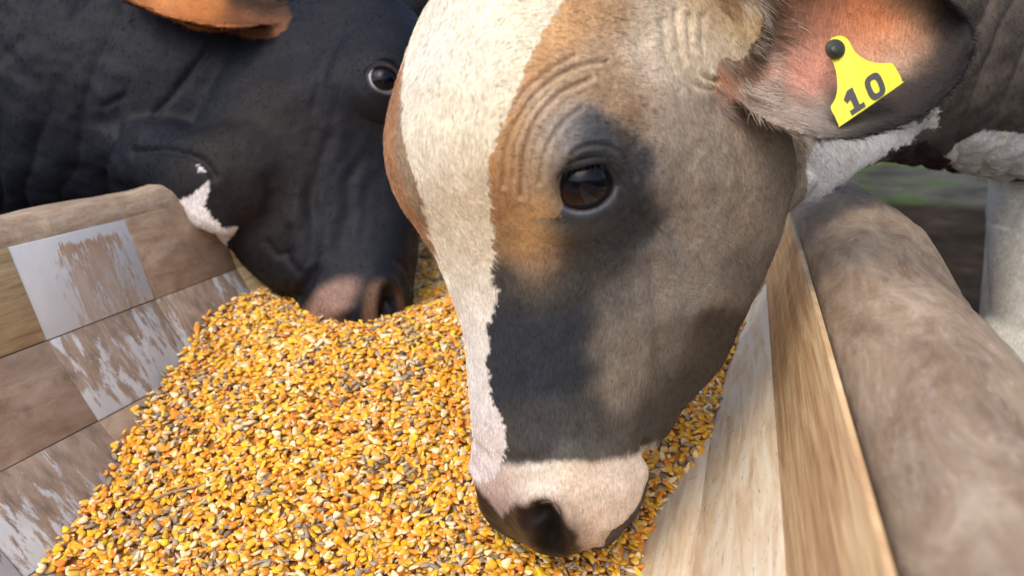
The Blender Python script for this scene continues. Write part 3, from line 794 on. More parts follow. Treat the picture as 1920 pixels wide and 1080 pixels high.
# ---------------- the brown and white cow
def brown_cow():
    root_loc = (.9, 1.5, 0)
    cow = empty('cow', root_loc, 'brown cow with white blaze and pink muzzle, head down in the corn in front', 'cow')
    shells_t = [head_shell(), ear_shell()]
    es = ear_shell(); shells_t.append((mirror_t(es[0]), [f[::-1] for f in es[1]]))
    # ear root, brow, chin and cheek mass
    shells_t.append(tube([tp(1260, 40, .66), tp(1330, 45, .635), tp(1400, 40, .625)], [.055, .052, .045], [.045, .035, .022], n=16))
    shells_t.append(tube([tp(1100, 990, .755), tp(1155, 945, .765), tp(1180, 880, .77)], [.022, .022, .02], [.026, .026, .024], n=14))
    # neck (view space), dewlap and throat fold
    neck = tube([tp(1250, 120, .80), tp(1450, 75, .88), tp(1700, 55, .98), tp(1990, 75, 1.14), tp(2300, 110, 1.36), tp(2700, 150, 1.62)],
                [.13, .135, .165, .215, .27, .30], [.08, .10, .12, .15, .22, .27], up=(0, 1, 0), n=60, na=60)
    shells_t.append(neck)
    shells_t.append(tube([tp(1440, 270, .80), tp(1520, 285, .84), tp(1600, 258, .875), tp(1700, 225, .92), tp(1790, 190, .97)], [.055, .052, .038, .034, .03], [.02, .014, .014, .018, .03], n=30))
    shells_t.append(tube([tp(1493, 330, .82), tp(1484, 370, .815), tp(1478, 398, .81)], [.025, .012, .003], [.012, .007, .003], up=(1, 0, 0), n=14))
    shells = [(v2w(v), f) for v, f in shells_t]
    # barrel, chest and legs in world space
    L0 = v2w(tp(1952, 345, 1.2)[None])[0]
    bx = L0[0]
    shells.append(tube([(bx+.20, L0[1]+.16, .98), (bx+.5, L0[1]+.20, .96), (bx+.95, L0[1]+.24, .93), (bx+1.35, L0[1]+.28, .98)], [.30, .36, .38, .30], [.22, .28, .30, .24], up=(0, 0, 1), n=40, na=50))
    shells.append(tube([(L0[0]+.01, L0[1], .80), (L0[0], L0[1], .62), (L0[0]+.005, L0[1], .46), (L0[0]-.005, L0[1], .40), (L0[0], L0[1], .20), (L0[0], L0[1], .10), (L0[0], L0[1]-.005, .03)], [.085, .068, .046, .046, .034, .045, .05], [.090, .066, .044, .046, .034, .042, .045], up=(0, 1, 0), n=40, na=30))
    for (dx, dy, sc_) in ((.06, .30, 1), (1.30, .12, 1.15), (1.34, .44, 1.15)):
        shells.append(tube([(bx+dx, L0[1]+dy, .85), (bx+dx-(.04 if dx > 1 else 0), L0[1]+dy, .62), (bx+dx+(.06 if dx > 1 else 0), L0[1]+dy, .42), (bx+dx, L0[1]+dy, .20), (bx+dx, L0[1]+dy, .10), (bx+dx-.02, L0[1]+dy, .03)],
                           [.10*sc_, .07*sc_, .05, .036, .044, .05], [.10*sc_, .065*sc_, .048, .034, .042, .045], up=(0, 1, 0), n=30, na=24))
    shells.append(tube([(bx+1.62, L0[1]+.28, 1.10), (bx+1.70, L0[1]+.28, .85), (bx+1.70, L0[1]+.28, .5), (bx+1.70, L0[1]+.28, .35)], [.03, .018, .014, .03], [.03, .018, .014, .03], up=(0, 1, 0), n=20, na=12))
    me = union(shells, .0030)
    E = edges(me); V = coords(me); T = w2v(V)
    nearhead = (np.abs(T[:, 0]) < 2)
    V = smooth_np(V, E, 5)
    T = w2v(V); uvn = np.stack([960+FPX*T[:, 0]/T[:, 2], 540+FPX*T[:, 1]/T[:, 2]], 1)
    blend = np.exp(-((uvn[:, 0]-1335)/75)**2-((uvn[:, 1]-70)/130)**2)*(T[:, 2] < .8)
    V = smooth_np(V, E, 14, blend)
    me.vertices.foreach_set('co', V.astype(np.float32).ravel()); me.update()
    refine(me, lambda T_, uv_: (T_[:, 2] < .70) & (uv_[:, 0] > 900) & (uv_[:, 0] < 1400) & (uv_[:, 1] < 480) & (uv_[:, 1] > -20), w2v)
    V = coords(me)
    T = w2v(V); uvn = np.stack([960+FPX*T[:, 0]/T[:, 2], 540+FPX*T[:, 1]/T[:, 2]], 1)
    Nn = normals(me)
    T = w2v(V); bv = BVHTree.FromPolygons([tuple(p) for p in T], [tuple(p.vertices) for p in me.polygons]) if False else None
    # eye position: nearest vertex to the ray
    m_ = (np.linalg.norm(np.stack([960+FPX*T[:, 0]/T[:, 2], 540+FPX*T[:, 1]/T[:, 2]], 1)-np.array(EYE_UV), axis=1) < 25) & (T[:, 2] < .68)
    eP = T[m_].mean(0); eN = (Nn[m_] @ VM).mean(0); eN /= np.linalg.norm(eN); eN = eN*.75+np.array([.0, -.05, -.55]); eN /= np.linalg.norm(eN)
    print('eye', eP, eN)
    d, uv, S, F, y, msk = shape_face(V, Nn, T)
    # neck folds
    nk = sstep(1640, 1740, uvn[:, 0])*(T[:, 2] > .85)*(V[:, 2] > .6)
    fold = np.sin(uvn[:, 0]/18+uvn[:, 1]*.022+4.5*noise(V*np.array([1, 1, .4]), 8, 81, 3)); d += nk*.0048*(1-np.abs(fold)**.7)*-1+nk*.003*noise(V, 45, 82, 2)
    V = V+Nn*d[:, None]
    me.vertices.foreach_set('co', V.astype(np.float32).ravel()); me.update()
    # lids (near eye and, mirrored, the far eye) joined to the same skin
    R = .0245
    C = eP+eN*(.0095-R-.002)
    upv = np.array([0, -1., 0])
    Lv, Lf = eyelid(C, eN, upv, R)
    Lm = mirror_t(Lv); Lmf = [f[::-1] for f in Lf]
    n0 = len(V)
    import bmesh
    bm = bmesh.new(); bm.from_mesh(me); bm.verts.ensure_lookup_table()
    for (vv, ff) in ((Lv, Lf), (Lm, Lmf)):
        vs = [bm.verts.new(Vector(p)) for p in v2w(vv)]
        for f in ff:
            try: bm.faces.new([vs[i] for i in f]).smooth = True
            except ValueError: pass
    bm.to_mesh(me); bm.free(); me.update()
    me.name = 'cow_body'
    V = coords(me); Nn = normals(me); T = w2v(V); Fh, Sh, yh = t_to_fsl(T)
    uvn = np.stack([960+FPX*T[:, 0]/T[:, 2], 540+FPX*T[:, 1]/T[:, 2]], 1)
    ishead = (T[:, 2] < .84) & (np.abs(Sh) < .15) & (Fh > -.30)
    ear = ear_near(T, (uvn[:, 0] > 1335) & (uvn[:, 1] < 285) & (T[:, 2] < .70))
    Tm = np.where((ishead & (Sh < 0))[:, None], fsl_to_t(Fh, np.abs(Sh), yh), T)
    uv = np.stack([960+FPX*Tm[:, 0]/Tm[:, 2], 540+FPX*Tm[:, 1]/Tm[:, 2]], 1)
    wig = np.stack([noise(V, 110, 51, 3), noise(V, 110, 52, 3)], 1)*9+np.stack([noise(V, 30, 53), noise(V, 30, 54)], 1)*5
    uw = uv+wig
    tan, otan, gry, dgry, dark, bei = (.27, .150, .075), (.42, .22, .095), (.175, .135, .105), (.10, .082, .070), (.027, .032, .044), (.40, .32, .24)
    smp = [(980, 120, tan), (1060, 40, (.33, .19, .095)), (1150, 30, (.30, .18, .10)), (1130, 100, (.27, .18, .12)), (1200, 95, bei), (1215, 30, (.34, .26, .19)), (1240, 130, (.38, .31, .25)), (1300, 60, bei), (1330, 20, (.30, .20, .11)),
           (950, 220, tan), (940, 300, (.24, .125, .055)), (945, 400, (.20, .105, .05)), (975, 300, (.24, .15, .09)), (1020, 200, (.26, .19, .14)), (1080, 150, (.25, .17, .115)), (1160, 170, (.26, .165, .10)), (1190, 220, (.20, .12, .065)),
           (1010, 270, (.22, .17, .135)), (1005, 350, (.27, .19, .13)), (1025, 400, (.40, .26, .14)), (1000, 440, (.40, .25, .12)), (990, 400, (.34, .20, .10)), (1005, 480, (.33, .19, .10)), (955, 450, (.19, .115, .065)),
           (1060, 250, (.13, .12, .12)), (1120, 240, (.06, .065, .075)), (1100, 300, (.04, .045, .055)), (1170, 270, (.045, .044, .048)), (1190, 330, (.038, .040, .050)), (1170, 370, (.035, .038, .048)), (1195, 390, (.045, .046, .052)), (1180, 430, (.040, .042, .050)), (1110, 430, (.05, .052, .06)), (1060, 410, (.05, .05, .055)),
           (1040, 330, (.10, .085, .075)), (1045, 460, (.06, .055, .055)), (1070, 480, (.06, .055, .055)), (1010, 510, (.12, .09, .07)), (1060, 530, (.055, .053, .055)), (1240, 60, (.42, .34, .27)), (1215, 150, (.34, .26, .20)), (1280, 110, (.34, .27, .20)), (1150, 460, (.055, .057, .062)), (940, 520, (.055, .053, .056)), (1010, 540, (.07, .065, .063)), (1090, 500, (.06, .058, .06)),
           (1230, 230, (.24, .19, .155)), (1240, 340, (.19, .15, .12)), (1330, 240, (.20, .155, .12)), (1420, 300, gry), (1310, 330, (.185, .145, .115)), (1400, 400, gry), (1300, 430, (.185, .15, .125)), (1230, 470, (.15, .13, .12)), (1460, 330, (.14, .105, .08)),
           (1300, 520, (.16, .135, .115)), (1400, 520, (.12, .095, .078)), (1230, 560, (.15, .13, .12)), (1150, 560, (.10, .09, .088)), (1060, 600, dark), (960, 600, dark), (960, 700, dark), (1060, 700, dark), (1000, 800, (.05, .049, .054)), (1090, 790, (.055, .052, .054)),
           (1150, 640, (.12, .102, .09)), (1160, 730, (.12, .10, .085)), (1200, 620, (.13, .11, .095)), (1260, 640, dgry), (1350, 640, (.07, .056, .048)), (1280, 740, (.06, .05, .045)), (1230, 800, (.05, .043, .042)), (1180, 810, (.075, .066, .062)), (1100, 850, (.085, .078, .076)), (960, 850, (.06, .056, .057))]
    col = rbf(uw, smp, 28)
    lum = col.mean(1, keepdims=True); col = col*(1+.72*sstep(.055, .12, lum))*np.array([.96, 1.0, .98])
    # muzzle
    wht = (.68, .63, .56)
    mz = sstep(-9, 9, uw[:, 1]+8*noise(V, 35, 57, 2)-np.interp(uw[:, 0], [880, 930, 1000, 1090, 1150, 1225], [880, 872, 868, 866, 858, 838]))
    mz = mz*sstep(1240, 1222, uw[:, 0])
    mcol = rbf(uw, [(930, 900, (.55, .45, .42)), (1000, 900, wht), (1100, 890, (.66, .56, .46)), (1180, 880, (.68, .62, .56)), (1180, 930, (.70, .60, .53)), (1100, 950, (.58, .48, .40)), (1080, 990, (.50, .39, .33)), (1150, 960, (.62, .53, .45)), (920, 940, (.46, .34, .32)), (905, 930, (.45, .36, .35))], 30)
    col = col*(1-mz[:, None])+mcol*mz[:, None]
    def soft(poly, w): dd = pdist(uw, poly+[poly[0]])*np.where(inpoly(uw, poly), 1, -1); return sstep(-w, w, dd)
    LEA = [(880, 985), (905, 972), (938, 966), (965, 948), (1000, 938), (1030, 938), (1054, 953), (1074, 985), (1088, 1020), (1110, 1052), (1000, 1075), (930, 1062), (880, 1020)]
    NOS = [(1008, 950), (1028, 942), (1050, 958), (1062, 990), (1068, 1042), (1022, 1046), (1006, 1010), (1004, 975)]
    lea = soft(LEA, 9); col = col*(1-lea[:, None])+np.array([.016, .010, .010])*(1+.3*noise(V, 120, 71, 2)[:, None])*lea[:, None]
    hal = soft([(886, 950), (930, 935), (1000, 925), (1060, 935), (1095, 990), (1115, 1052), (1000, 1075), (880, 1020)], 22)*(1-lea)*.35
    col = col*(1-hal[:, None])+np.array([.12, .08, .075])*hal[:, None]
    nosm = soft(NOS, 7)*ishead
    chin = (T[:, 2] > .735) & (uvn[:, 1] > 860) & (uvn[:, 0] > 1090); col[chin] = (.13, .115, .11)
    # dark of the nostril cavity, painted black into the pit
    k = nosm[:, None]; col = col*(1-k)+np.array([.002, .002, .002])*k
    # lid skin
    re = np.linalg.norm(uv-np.array(EYE_UV), axis=1)
    islid = np.arange(len(V)) >= n0
    row_ = (np.arange(len(V))-n0) % 960//96; kk = np.where(islid, np.clip((8.2-row_)/3.5, 0, 1), 0)[:, None]
    col = col*(1-kk)+kk*np.array([.040, .042, .050])*(1+.25*noise(V, 200, 5)[:, None])
    lidrim = islid.copy(); li = np.arange(len(V))-n0; row = (li % 960)//96
    lower = (T[:, 1] > C[1]) if True else None
    col[islid & (row == 2) & lower] = (.10, .12, .15)  # pale tear-line reflection put into the lower rim's colour
    col[islid & (row <= 1)] = (.03, .02, .02)
    # blaze: band down the forehead and nose bridge
    BL = [(850, -140), (815, -80), (790, 0), (757, 120), (752, 200), (757, 260), (768, 310), (784, 380), (806, 450), (832, 530), (846, 600), (848, 700), (850, 900),
          (930, 900), (946, 850), (948, 800), (925, 740), (908, 680), (928, 560), (917, 505), (928, 480), (922, 430), (917, 350), (920, 300), (940, 240), (960, 180), (998, 100), (1012, 60), (1055, 0), (1090, -80), (1100, -140)]
    facing = (Nn*(V-ORG)).sum(1) < .25*np.linalg.norm(V-ORG, axis=1)
    uwn = uvn+wig*np.array([.9, .9])
    uwn = uwn+np.stack([noise(V, 260, 55, 2), noise(V, 260, 56, 2)], 1)*7
    blz = inpoly(uwn, BL) & facing & (Fh > .0) & ishead & ~ear
    left = uwn[:, 0] < 880
    blz |= (uwn[:, 1] > 545) & (uwn[:, 1] < 890) & (uwn[:, 0] < 905) & (Sh > -.03) & ishead & (Fh > .03)
    bc = rbf(uw, [(900, 40, (.72, .68, .56)), (1000, 60, (.70, .63, .49)), (830, 100, (.74, .71, .66)), (860, 250, (.68, .62, .50)), (900, 180, (.69, .62, .47)), (800, 300, (.72, .69, .60)), (880, 330, (.68, .58, .45)), (850, 480, (.70, .66, .58)), (900, 450, (.72, .66, .52)), (880, 600, (.72, .70, .68)), (905, 760, (.72, .71, .72)), (900, 860, (.66, .62, .64))], 60)
    col[blz] = bc[blz]
    farside = ishead & (Sh < -.02) & ~blz & (Fh > .02) & (yh < 620); fc = np.array([.36, .20, .11])*(1+.2*noise(V, 40, 3)[:, None]); col[farside] = fc[farside]
    # ear
    es_ = rbf(uw, [(1380, 0, (.30, .19, .10)), (1440, 60, (.13, .085, .05)), (1400, 120, (.13, .095, .07)), (1370, 140, (.42, .22, .13)), (1420, 180, (.17, .13, .12)), (1480, 150, (.42, .20, .15)), (1520, 130, (.52, .25, .19)), (1500, 40, (.24, .11, .07)), (1540, 20, (.34, .15, .09)),
                     (1600, 30, (.56, .20, .09)), (1660, 50, (.66, .24, .10)), (1710, 65, (.62, .27, .14)), (1620, 100, (.50, .26, .16)), (1680, 110, (.42, .28, .20)), (1725, 100, (.28, .21, .16)), (1770, 60, (.07, .06, .055)), (1770, 110, (.04, .036, .038)), (1730, 160, (.05, .045, .045)), (1660, 230, (.08, .07, .065)), (1800, 60, (.03, .03, .036)), (1760, 140, (.05, .045, .045)), (1700, 180, (.09, .078, .07)), (1600, 200, (.15, .13, .115)), (1600, 240, (.14, .125, .11)), (1500, 220, (.26, .22, .20)), (1540, 250, (.20, .175, .16)), (1450, 210, (.28, .22, .18)), (1720, 10, (.20, .15, .10)), (1760, 20, (.05, .045, .045)), (1560, 60, (.40, .18, .11)), (1500, -60, tan), (1650, -60, tan)], 30)
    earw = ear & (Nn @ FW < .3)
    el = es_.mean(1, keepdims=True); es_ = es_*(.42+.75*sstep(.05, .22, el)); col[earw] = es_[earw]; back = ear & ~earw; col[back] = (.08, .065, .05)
    edge = np.minimum(pdist(uvn, cline(EAR_LO, 40)), pdist(uvn, cline(EAR_UP, 40))); k = (sstep(26, 6, edge)*ear*sstep(1480, 1640, uvn[:, 0]))[:, None]*.95; col = col*(1-k)+np.array([.018, .017, .019])*k
    # throat, dewlap, neck, body
    rest = ~ishead & ~ear
    nb = noise(V, 7, 91, 3)
    body = np.array([.078, .065, .055])[None]*(1+.5*noise(V, 22, 92, 3)[:, None]); col[rest] = body[rest]
    wb = uvn+wig
    band = rest & (T[:, 2] < 1.02) & inpoly(wb, [(1455, 230), (1530, 268), (1600, 262), (1700, 225), (1755, 190), (1762, 250), (1720, 275), (1640, 305), (1540, 370), (1460, 420)]); col[band] = (.62, .60, .58)
    spot = band & (noise(V, 26, 95, 2) > .28) & (uvn[:, 0] > 1640); col[spot] = (.10, .09, .085)
    cr = rest & (T[:, 2] < .9) & inpoly(wb, [(1460, 240), (1530, 262), (1505, 318), (1497, 335), (1470, 290)]); col[cr] = (.45, .38, .29)
    lowneck = rest & (T[:, 2] >= .86) & (T[:, 2] < 1.45) & (uvn[:, 1] > 255+30*nb) & (uvn[:, 0] > 1690) & (V[:, 2] > .5) & (noise(V, 9, 96, 2) > -.05); col[lowneck] = (.74, .71, .68)
    under = rest & (T[:, 2] >= .88) & inpoly(wb, [(1670, 285), (1730, 262), (1770, 290), (1810, 345), (1650, 330)]); col[under] = (.03, .014, .013)  # shaded hollow below the neck, its dark painted into the coat
    leg = (V[:, 2] < .68) & rest & (T[:, 2] > .95); col[leg] = (.66, .64, .58)
    hoof = (V[:, 2] < .07); col[hoof] = (.03, .028, .026)
    mud = rest & (V[:, 2] < .35) & (noise(V, 18, 98, 3) > .1); col[mud] *= .45
    wetv = np.maximum(lea*.55, 0)*(1-nosm)*ishead; wetv[islid] = .45; wetv[islid & (row <= 2)] = 1
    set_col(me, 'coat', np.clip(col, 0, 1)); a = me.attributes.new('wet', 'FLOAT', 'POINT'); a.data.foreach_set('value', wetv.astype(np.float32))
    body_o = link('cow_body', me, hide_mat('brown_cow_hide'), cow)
    # eyeballs
    eyeball(v2w(C[None])[0], eN @ VM.T, upv @ VM.T, R, cow)
    Cm = mirror_t(C[None])[0]; nm = mirror_t((C+eN*.01)[None])[0]-Cm; nm /= np.linalg.norm(nm)
    eyeball(v2w(Cm[None])[0], nm @ VM.T, upv @ VM.T, R, cow)
    # lashes of the upper lid
    def lashes(Cc, nn, flip):
        rt = np.cross(upv, nn); rt /= np.linalg.norm(rt); up2 = np.cross(nn, rt); Vl, Fl = [], []
        for q in range(46):
            a_ = math.radians(18+144*q/45)+rng.normal(0, .03); ex, ey = math.cos(a_)*.0212, math.sin(a_)*.0158
            root = Cc+rt*ex+up2*ey+nn*(R*.74+.0065); L_ = rng.uniform(.008, .013)
            d_ = nn*.75+up2*(.10+rng.normal(0, .08))+rt*(.45*math.cos(a_)+rng.normal(0, .10)); prev = None; w_ = .00022
            for s_ in range(5):
                u_ = s_/4; p_ = root+d_*(L_*u_)-up2*(L_*.45*u_*u_)
                i0 = len(Vl); ww = w_*(1-.85*u_)
                for k_ in range(3): an_ = k_*2.094; Vl.append(p_+rt*ww*math.cos(an_)+up2*ww*math.sin(an_))
                if s_:
                    for k_ in range(3): Fl.append((i0-3+k_, i0-3+(k_+1) % 3, i0+(k_+1) % 3, i0+k_))
        ml = MT('lash_hair'); ml.base((.012, .010, .010)); ml.p(Roughness=.5)
        link('eyelashes', mesh_from('eyelashes', v2w(np.array(Vl)), Fl), ml.m, cow)
    lashes(C, eN, 1)
    # short coat
    onhead = (T[:, 2] < .86) & (uvn[:, 0] < 1850)
    bald = np.clip(np.maximum(wetv, nosm)*2, 0, 1); bald = np.maximum(bald, np.clip(1.3-re/74, 0, 1)*ishead)
    inear = ear & (uvn[:, 0] > 1455) & (edge > 22)
    wgt = onhead*(1-bald)*np.where(inear, .16, 1.0)*np.where(facing, 1, .35); wgt = np.maximum(wgt, (rest & (T[:, 2] < 1.5) & (V[:, 2] > .3))*.22*facing)
    dv = np.zeros((len(V), 2)); dv[:] = (.12, 1.0)
    rr = uvn-np.array([1100, 200]); top = sstep(420, 60, uvn[:, 1]); dv[:, 0] += top*.5*np.sign(rr[:, 0]+1e-3)*(uvn[:, 0] < 1060)*-1*0
    ch_ = sstep(1120, 1300, uvn[:, 0])*sstep(900, 600, uvn[:, 1]); dv[:, 0] += ch_*.9; dv[:, 1] -= ch_*.3
    br = (uvn[:, 0] > 917) & (uvn[:, 0] < 1240) & (uvn[:, 1] < 330); dv[br] = np.stack([.9+0*rr[br, 0], -.15+.0*rr[br, 0]], 1)
    mzz = uvn[:, 1] > 865; dv[mzz & (uvn[:, 0] < 1300)] = (.8, .5)
    earr = ear; dv[earr] = (.75, .35)
    flow = dv[:, :1]*RT+dv[:, 1:]*DN
    ln = np.where(uvn[:, 1] > 560, .0045, .0065)*np.ones(len(V)); ln[blz] *= 1.0; ln[mzz & (uvn[:, 0] < 1300)] = .004
    rootear = ear & (uvn[:, 0] < 1500); ln[rootear] = .018; ln[ear & (edge < 16)] = .011; ln[rest] = .008
    hc2 = col.copy(); hc2[rootear & (noise(V, 60, 33) > 0)] = (.42, .36, .30)
    add_fur('coat_fur', me, hc2, cow, wgt+1e-6, 230000, flow, ln, mat=FUR)
    return me, eP
FUR = fur_mat()
BME, _ = brown_cow()

# ---------------- the black cow, same head template posed on the other side of the trough
BP = dict(a=-.42141587, b=-.54554392, c=-.19050822, t=np.array([-.24472664, -.14788043, 1.21584511]), s=1.09206059)
def _rot(a, b, c):
    ca, sa, cb, sb, cc, sc = math.cos(a), math.sin(a), math.cos(b), math.sin(b), math.cos(c), math.sin(c)
    return np.array([[cc, -sc, 0], [sc, cc, 0], [0, 0, 1]]) @ np.array([[1, 0, 0], [0, ca, -sa], [0, sa, ca]]) @ np.array([[cb, 0, sb], [0, 1, 0], [-sb, 0, cb]])
BR = _rot(BP['a'], BP['b'], BP['c']); BM = np.diag([-1., 1, 1]); BC = np.array([.05, 0, .68])
def t2bw(T): return v2w(((np.asarray(T)-BC) @ BM)*BP['s'] @ BR.T+BP['t'])
def bw2t(Wd): return ((w2v(Wd)-BP['t']) @ BR/BP['s']) @ BM+BC
EUP = np.array([0, -.052, 0])
def black_cow():
    cow = empty('cow', (-1.9, 1.6, 0), 'black cow with orange ears and a white throat patch, eating behind the brown cow', 'cow')
    es = ear_shell(); ev = np.array(es[0])+EUP; sh = [head_shell(), (ev, es[1]), (mirror_t(ev), es[1])]
    sh.append(tube([tp(1260, 40, .66), tp(1330, 45, .635), tp(1400, 40, .625)], [.055, .052, .045], [.045, .035, .022], n=16))
    sh.append(tube([tp(1110, 985, .765), tp(1168, 935, .785), tp(1205, 850, .80)], [.024, .024, .024], [.03, .03, .03], n=14))
    shells = [(t2bw(v), f) for v, f in sh]
    vs = []
    vs.append(tube([tp(560, 140, 1.30), tp(430, 150, 1.28), tp(280, 150, 1.30), tp(80, 130, 1.36), tp(-250, 110, 1.55), tp(-600, 120, 1.85)], [.14, .17, .21, .27, .33, .36], [.09, .11, .14, .18, .24, .28], up=(0, 1, 0), n=70, na=70))
    vs.append(tube([tp(520, 430, 1.17), tp(430, 372, 1.19), tp(340, 320, 1.23), tp(240, 290, 1.28)], [.055, .068, .075, .08], [.035, .045, .05, .06], n=30))   # jaw angle and throat
    vs.append(tube([tp(430, 425, 1.16), tp(385, 400, 1.18), tp(330, 372, 1.22)], [.022, .026, .02], [.014, .016, .014], n=20))
    vs.append(ell(tp(470, 330, 1.22), (.075, .09, .06)))
    vs.append(tube([tp(545, 300, 1.16), tp(470, 320, 1.145), tp(400, 330, 1.145), tp(340, 315, 1.17), tp(250, 270, 1.24), tp(150, 230, 1.30)], [.07, .078, .072, .062, .07, .09], [.04, .05, .055, .05, .06, .08], n=50, na=50))
    vs.append(tube([tp(350, 365, 1.14), tp(390, 395, 1.125), tp(430, 425, 1.13)], [.030, .030, .018], [.026, .024, .018], n=20))
    vs.append(tube([tp(300, 60, 1.42), tp(520, 30, 1.44), tp(720, 0, 1.42), tp(800, 0, 1.38)], [.14, .13, .10, .06], [.12, .11, .09, .05], n=30))
    shells += [(v2w(v), f) for v, f in vs]
    bx, by = -1.75, 1.55
    shells.append(tube([(bx+.15, by-.10, .92), (bx-.2, by, .92), (bx-.7, by+.1, .90), (bx-1.15, by+.18, .95)], [.33, .38, .40, .31], [.25, .30, .32, .25], up=(0, 0, 1), n=40, na=50))
    for (dx, dy, s_) in ((.02, -.28, 1), (.05, .08, 1), (-1.15, .02, 1.15), (-1.12, .36, 1.15)):
        shells.append(tube([(bx+dx, by+dy, .85), (bx+dx, by+dy, .62), (bx+dx-(.05 if dx < -1 else 0), by+dy, .42), (bx+dx, by+dy, .20), (bx+dx, by+dy, .10), (bx+dx+.02, by+dy, .03)],
                           [.10*s_, .07*s_, .05, .036, .044, .05], [.10*s_, .065*s_, .048, .034, .042, .045], up=(0, 1, 0), n=30, na=24))
    shells.append(tube([(bx-1.42, by+.2, 1.10), (bx-1.50, by+.2, .85), (bx-1.50, by+.2, .5), (bx-1.50, by+.2, .35)], [.03, .018, .014, .03], [.03, .018, .014, .03], up=(0, 1, 0), n=20, na=12))
    me = union(shells, .0042)
    E = edges(me); V = coords(me); V = smooth_np(V, E, 4)
    T = bw2t(V); vv = w2v(V); sc_ = np.stack([960+FPX*vv[:, 0]/vv[:, 2], 540+FPX*vv[:, 1]/vv[:, 2]], 1)
    V = smooth_np(V, E, 16, np.exp(-((sc_[:, 0]-440)/110)**2-((sc_[:, 1]-300)/150)**2)*.9)
    V = smooth_np(V, E, 50, np.exp(-((sc_[:, 0]-430)/150)**2-((sc_[:, 1]-320)/110)**2)*(vv[:, 2] < 1.5))
    me.vertices.foreach_set('co', V.astype(np.float32).ravel()); me.update()
    Nn = normals(me); T = bw2t(V); NT = (Nn @ VM) @ BR @ BM
    uvT = np.stack([960+FPX*T[:, 0]/T[:, 2], 540+FPX*T[:, 1]/T[:, 2]], 1)
    m_ = (np.linalg.norm(uvT-np.array(EYE_UV), axis=1) < 25) & (T[:, 2] < .68) & (T[:, 2] > .3) & (NT[:, 2] < 0)
    eP = T[m_].mean(0); eN = NT[m_].mean(0); eN /= np.linalg.norm(eN); eN = eN*.75+np.array([.0, -.05, -.55]); eN /= np.linalg.norm(eN)
    Fh, Sh, yh = t_to_fsl(T)
    inhead = (np.abs(Sh) < .16) & (Fh > -.28) & (Fh < .22) & (yh > -150) & (yh < 1150)
    d, uv, S, F, y, msk = shape_face(V, Nn, T, skip=(0, 1, 2, 3, 4, 6, 7, 8, 9)); d = d*inhead
    vv = w2v(V); sc_ = np.stack([960+FPX*vv[:, 0]/vv[:, 2], 540+FPX*vv[:, 1]/vv[:, 2]], 1)
    nk = sstep(330, 180, sc_[:, 0])*(V[:, 2] > .45)*~(inhead & (Fh > -.2))
    fold = np.sin(sc_[:, 0]/21+sc_[:, 1]*.012+5.0*noise(V*np.array([1, 1, .35]), 6, 181, 3)); d += -nk*.009*(1-np.abs(fold)**.7)*(.45+.8*noise(V, 8, 183, 2))+nk*.004*noise(V, 35, 182, 2)
    for L, w, dep in (([(420, 60), (350, 150), (290, 215)], 7, .004), ([(400, 75), (330, 165)], 6, .003), ([(250, 285), (320, 282), (375, 300), (400, 330)], 8, .006), ([(195, 200), (230, 180)], 6, .003),
                      ([(500, 455), (520, 480), (545, 470)], 6, .004), ([(540, 430), (530, 470), (560, 510)], 7, .004), ([(590, 250), (575, 340), (590, 400)], 16, .003), ([(640, 60), (610, 130), (590, 200)], 9, .003)):
        d += -dep*np.exp(-(pdist(sc_, cline(L))/w)**2)*(vv[:, 2] < 1.5)
    V = V+Nn*d[:, None]; me.vertices.foreach_set('co', V.astype(np.float32).ravel()); me.update()
    R = .0235; C = eP+eN*(.013-R-.002); upv = np.array([0, -1., 0])
    Lv, Lf = eyelid(C, eN, upv, R); Lm = mirror_t(Lv); n0 = len(V)
    import bmesh
    bm = bmesh.new(); bm.from_mesh(me)
    for q, (l, ff) in enumerate(((Lv, [f[::-1] for f in Lf]), (Lm, Lf))):
        vs_ = [bm.verts.new(Vector(p)) for p in t2bw(l)]
        for f in ff: bm.faces.new([vs_[i] for i in f]).smooth = True
    bm.to_mesh(me); bm.free(); me.update(); me.name = 'cow_body'
    V = coords(me); Nn = normals(me); T = bw2t(V); Fh, Sh, yh = t_to_fsl(T); NT = (Nn @ VM) @ BR @ BM
    inhead = (np.abs(Sh) < .16) & (Fh > -.28) & (Fh < .22) & (yh > -150) & (yh < 1150)
    Tm = np.where((Sh < 0)[:, None], fsl_to_t(Fh, np.abs(Sh), yh), T)
    uv = np.stack([960+FPX*Tm[:, 0]/Tm[:, 2], 540+FPX*Tm[:, 1]/Tm[:, 2]], 1); uvT = np.stack([960+FPX*T[:, 0]/T[:, 2], 540+FPX*T[:, 1]/T[:, 2]], 1)
    vv = w2v(V); sc_ = np.stack([960+FPX*vv[:, 0]/vv[:, 2], 540+FPX*vv[:, 1]/vv[:, 2]], 1)
    sw = sc_+np.stack([noise(V, 60, 151, 3), noise(V, 60, 152, 3)], 1)*10
    n = noise(V, 12, 191, 3)
    col = np.array([.0100, .0120, .0185])[None]*(1+.35*n[:, None])
    brn = sstep(.1, .5, noise(V, 5, 192, 2))[:, None]*.6; col = col*(1-brn)+np.array([.018, .014, .012])*brn
    # muzzle
    mz = inhead*.8*sstep(72, 22, np.linalg.norm((uv-np.array([1180, 945]))*np.array([.85, 1.0]), axis=1)); col = col*(1-mz[:, None])+np.array([.31, .20, .165])*mz[:, None]
    rim_ = inhead*sstep(30, 8, np.abs(np.linalg.norm((uv-np.array([1030, 985]))*np.array([1, .8]), axis=1)-58))*sstep(920, 960, uv[:, 1])*.55; col = col*(1-rim_[:, None])+np.array([.19, .105, .06])*rim_[:, None]
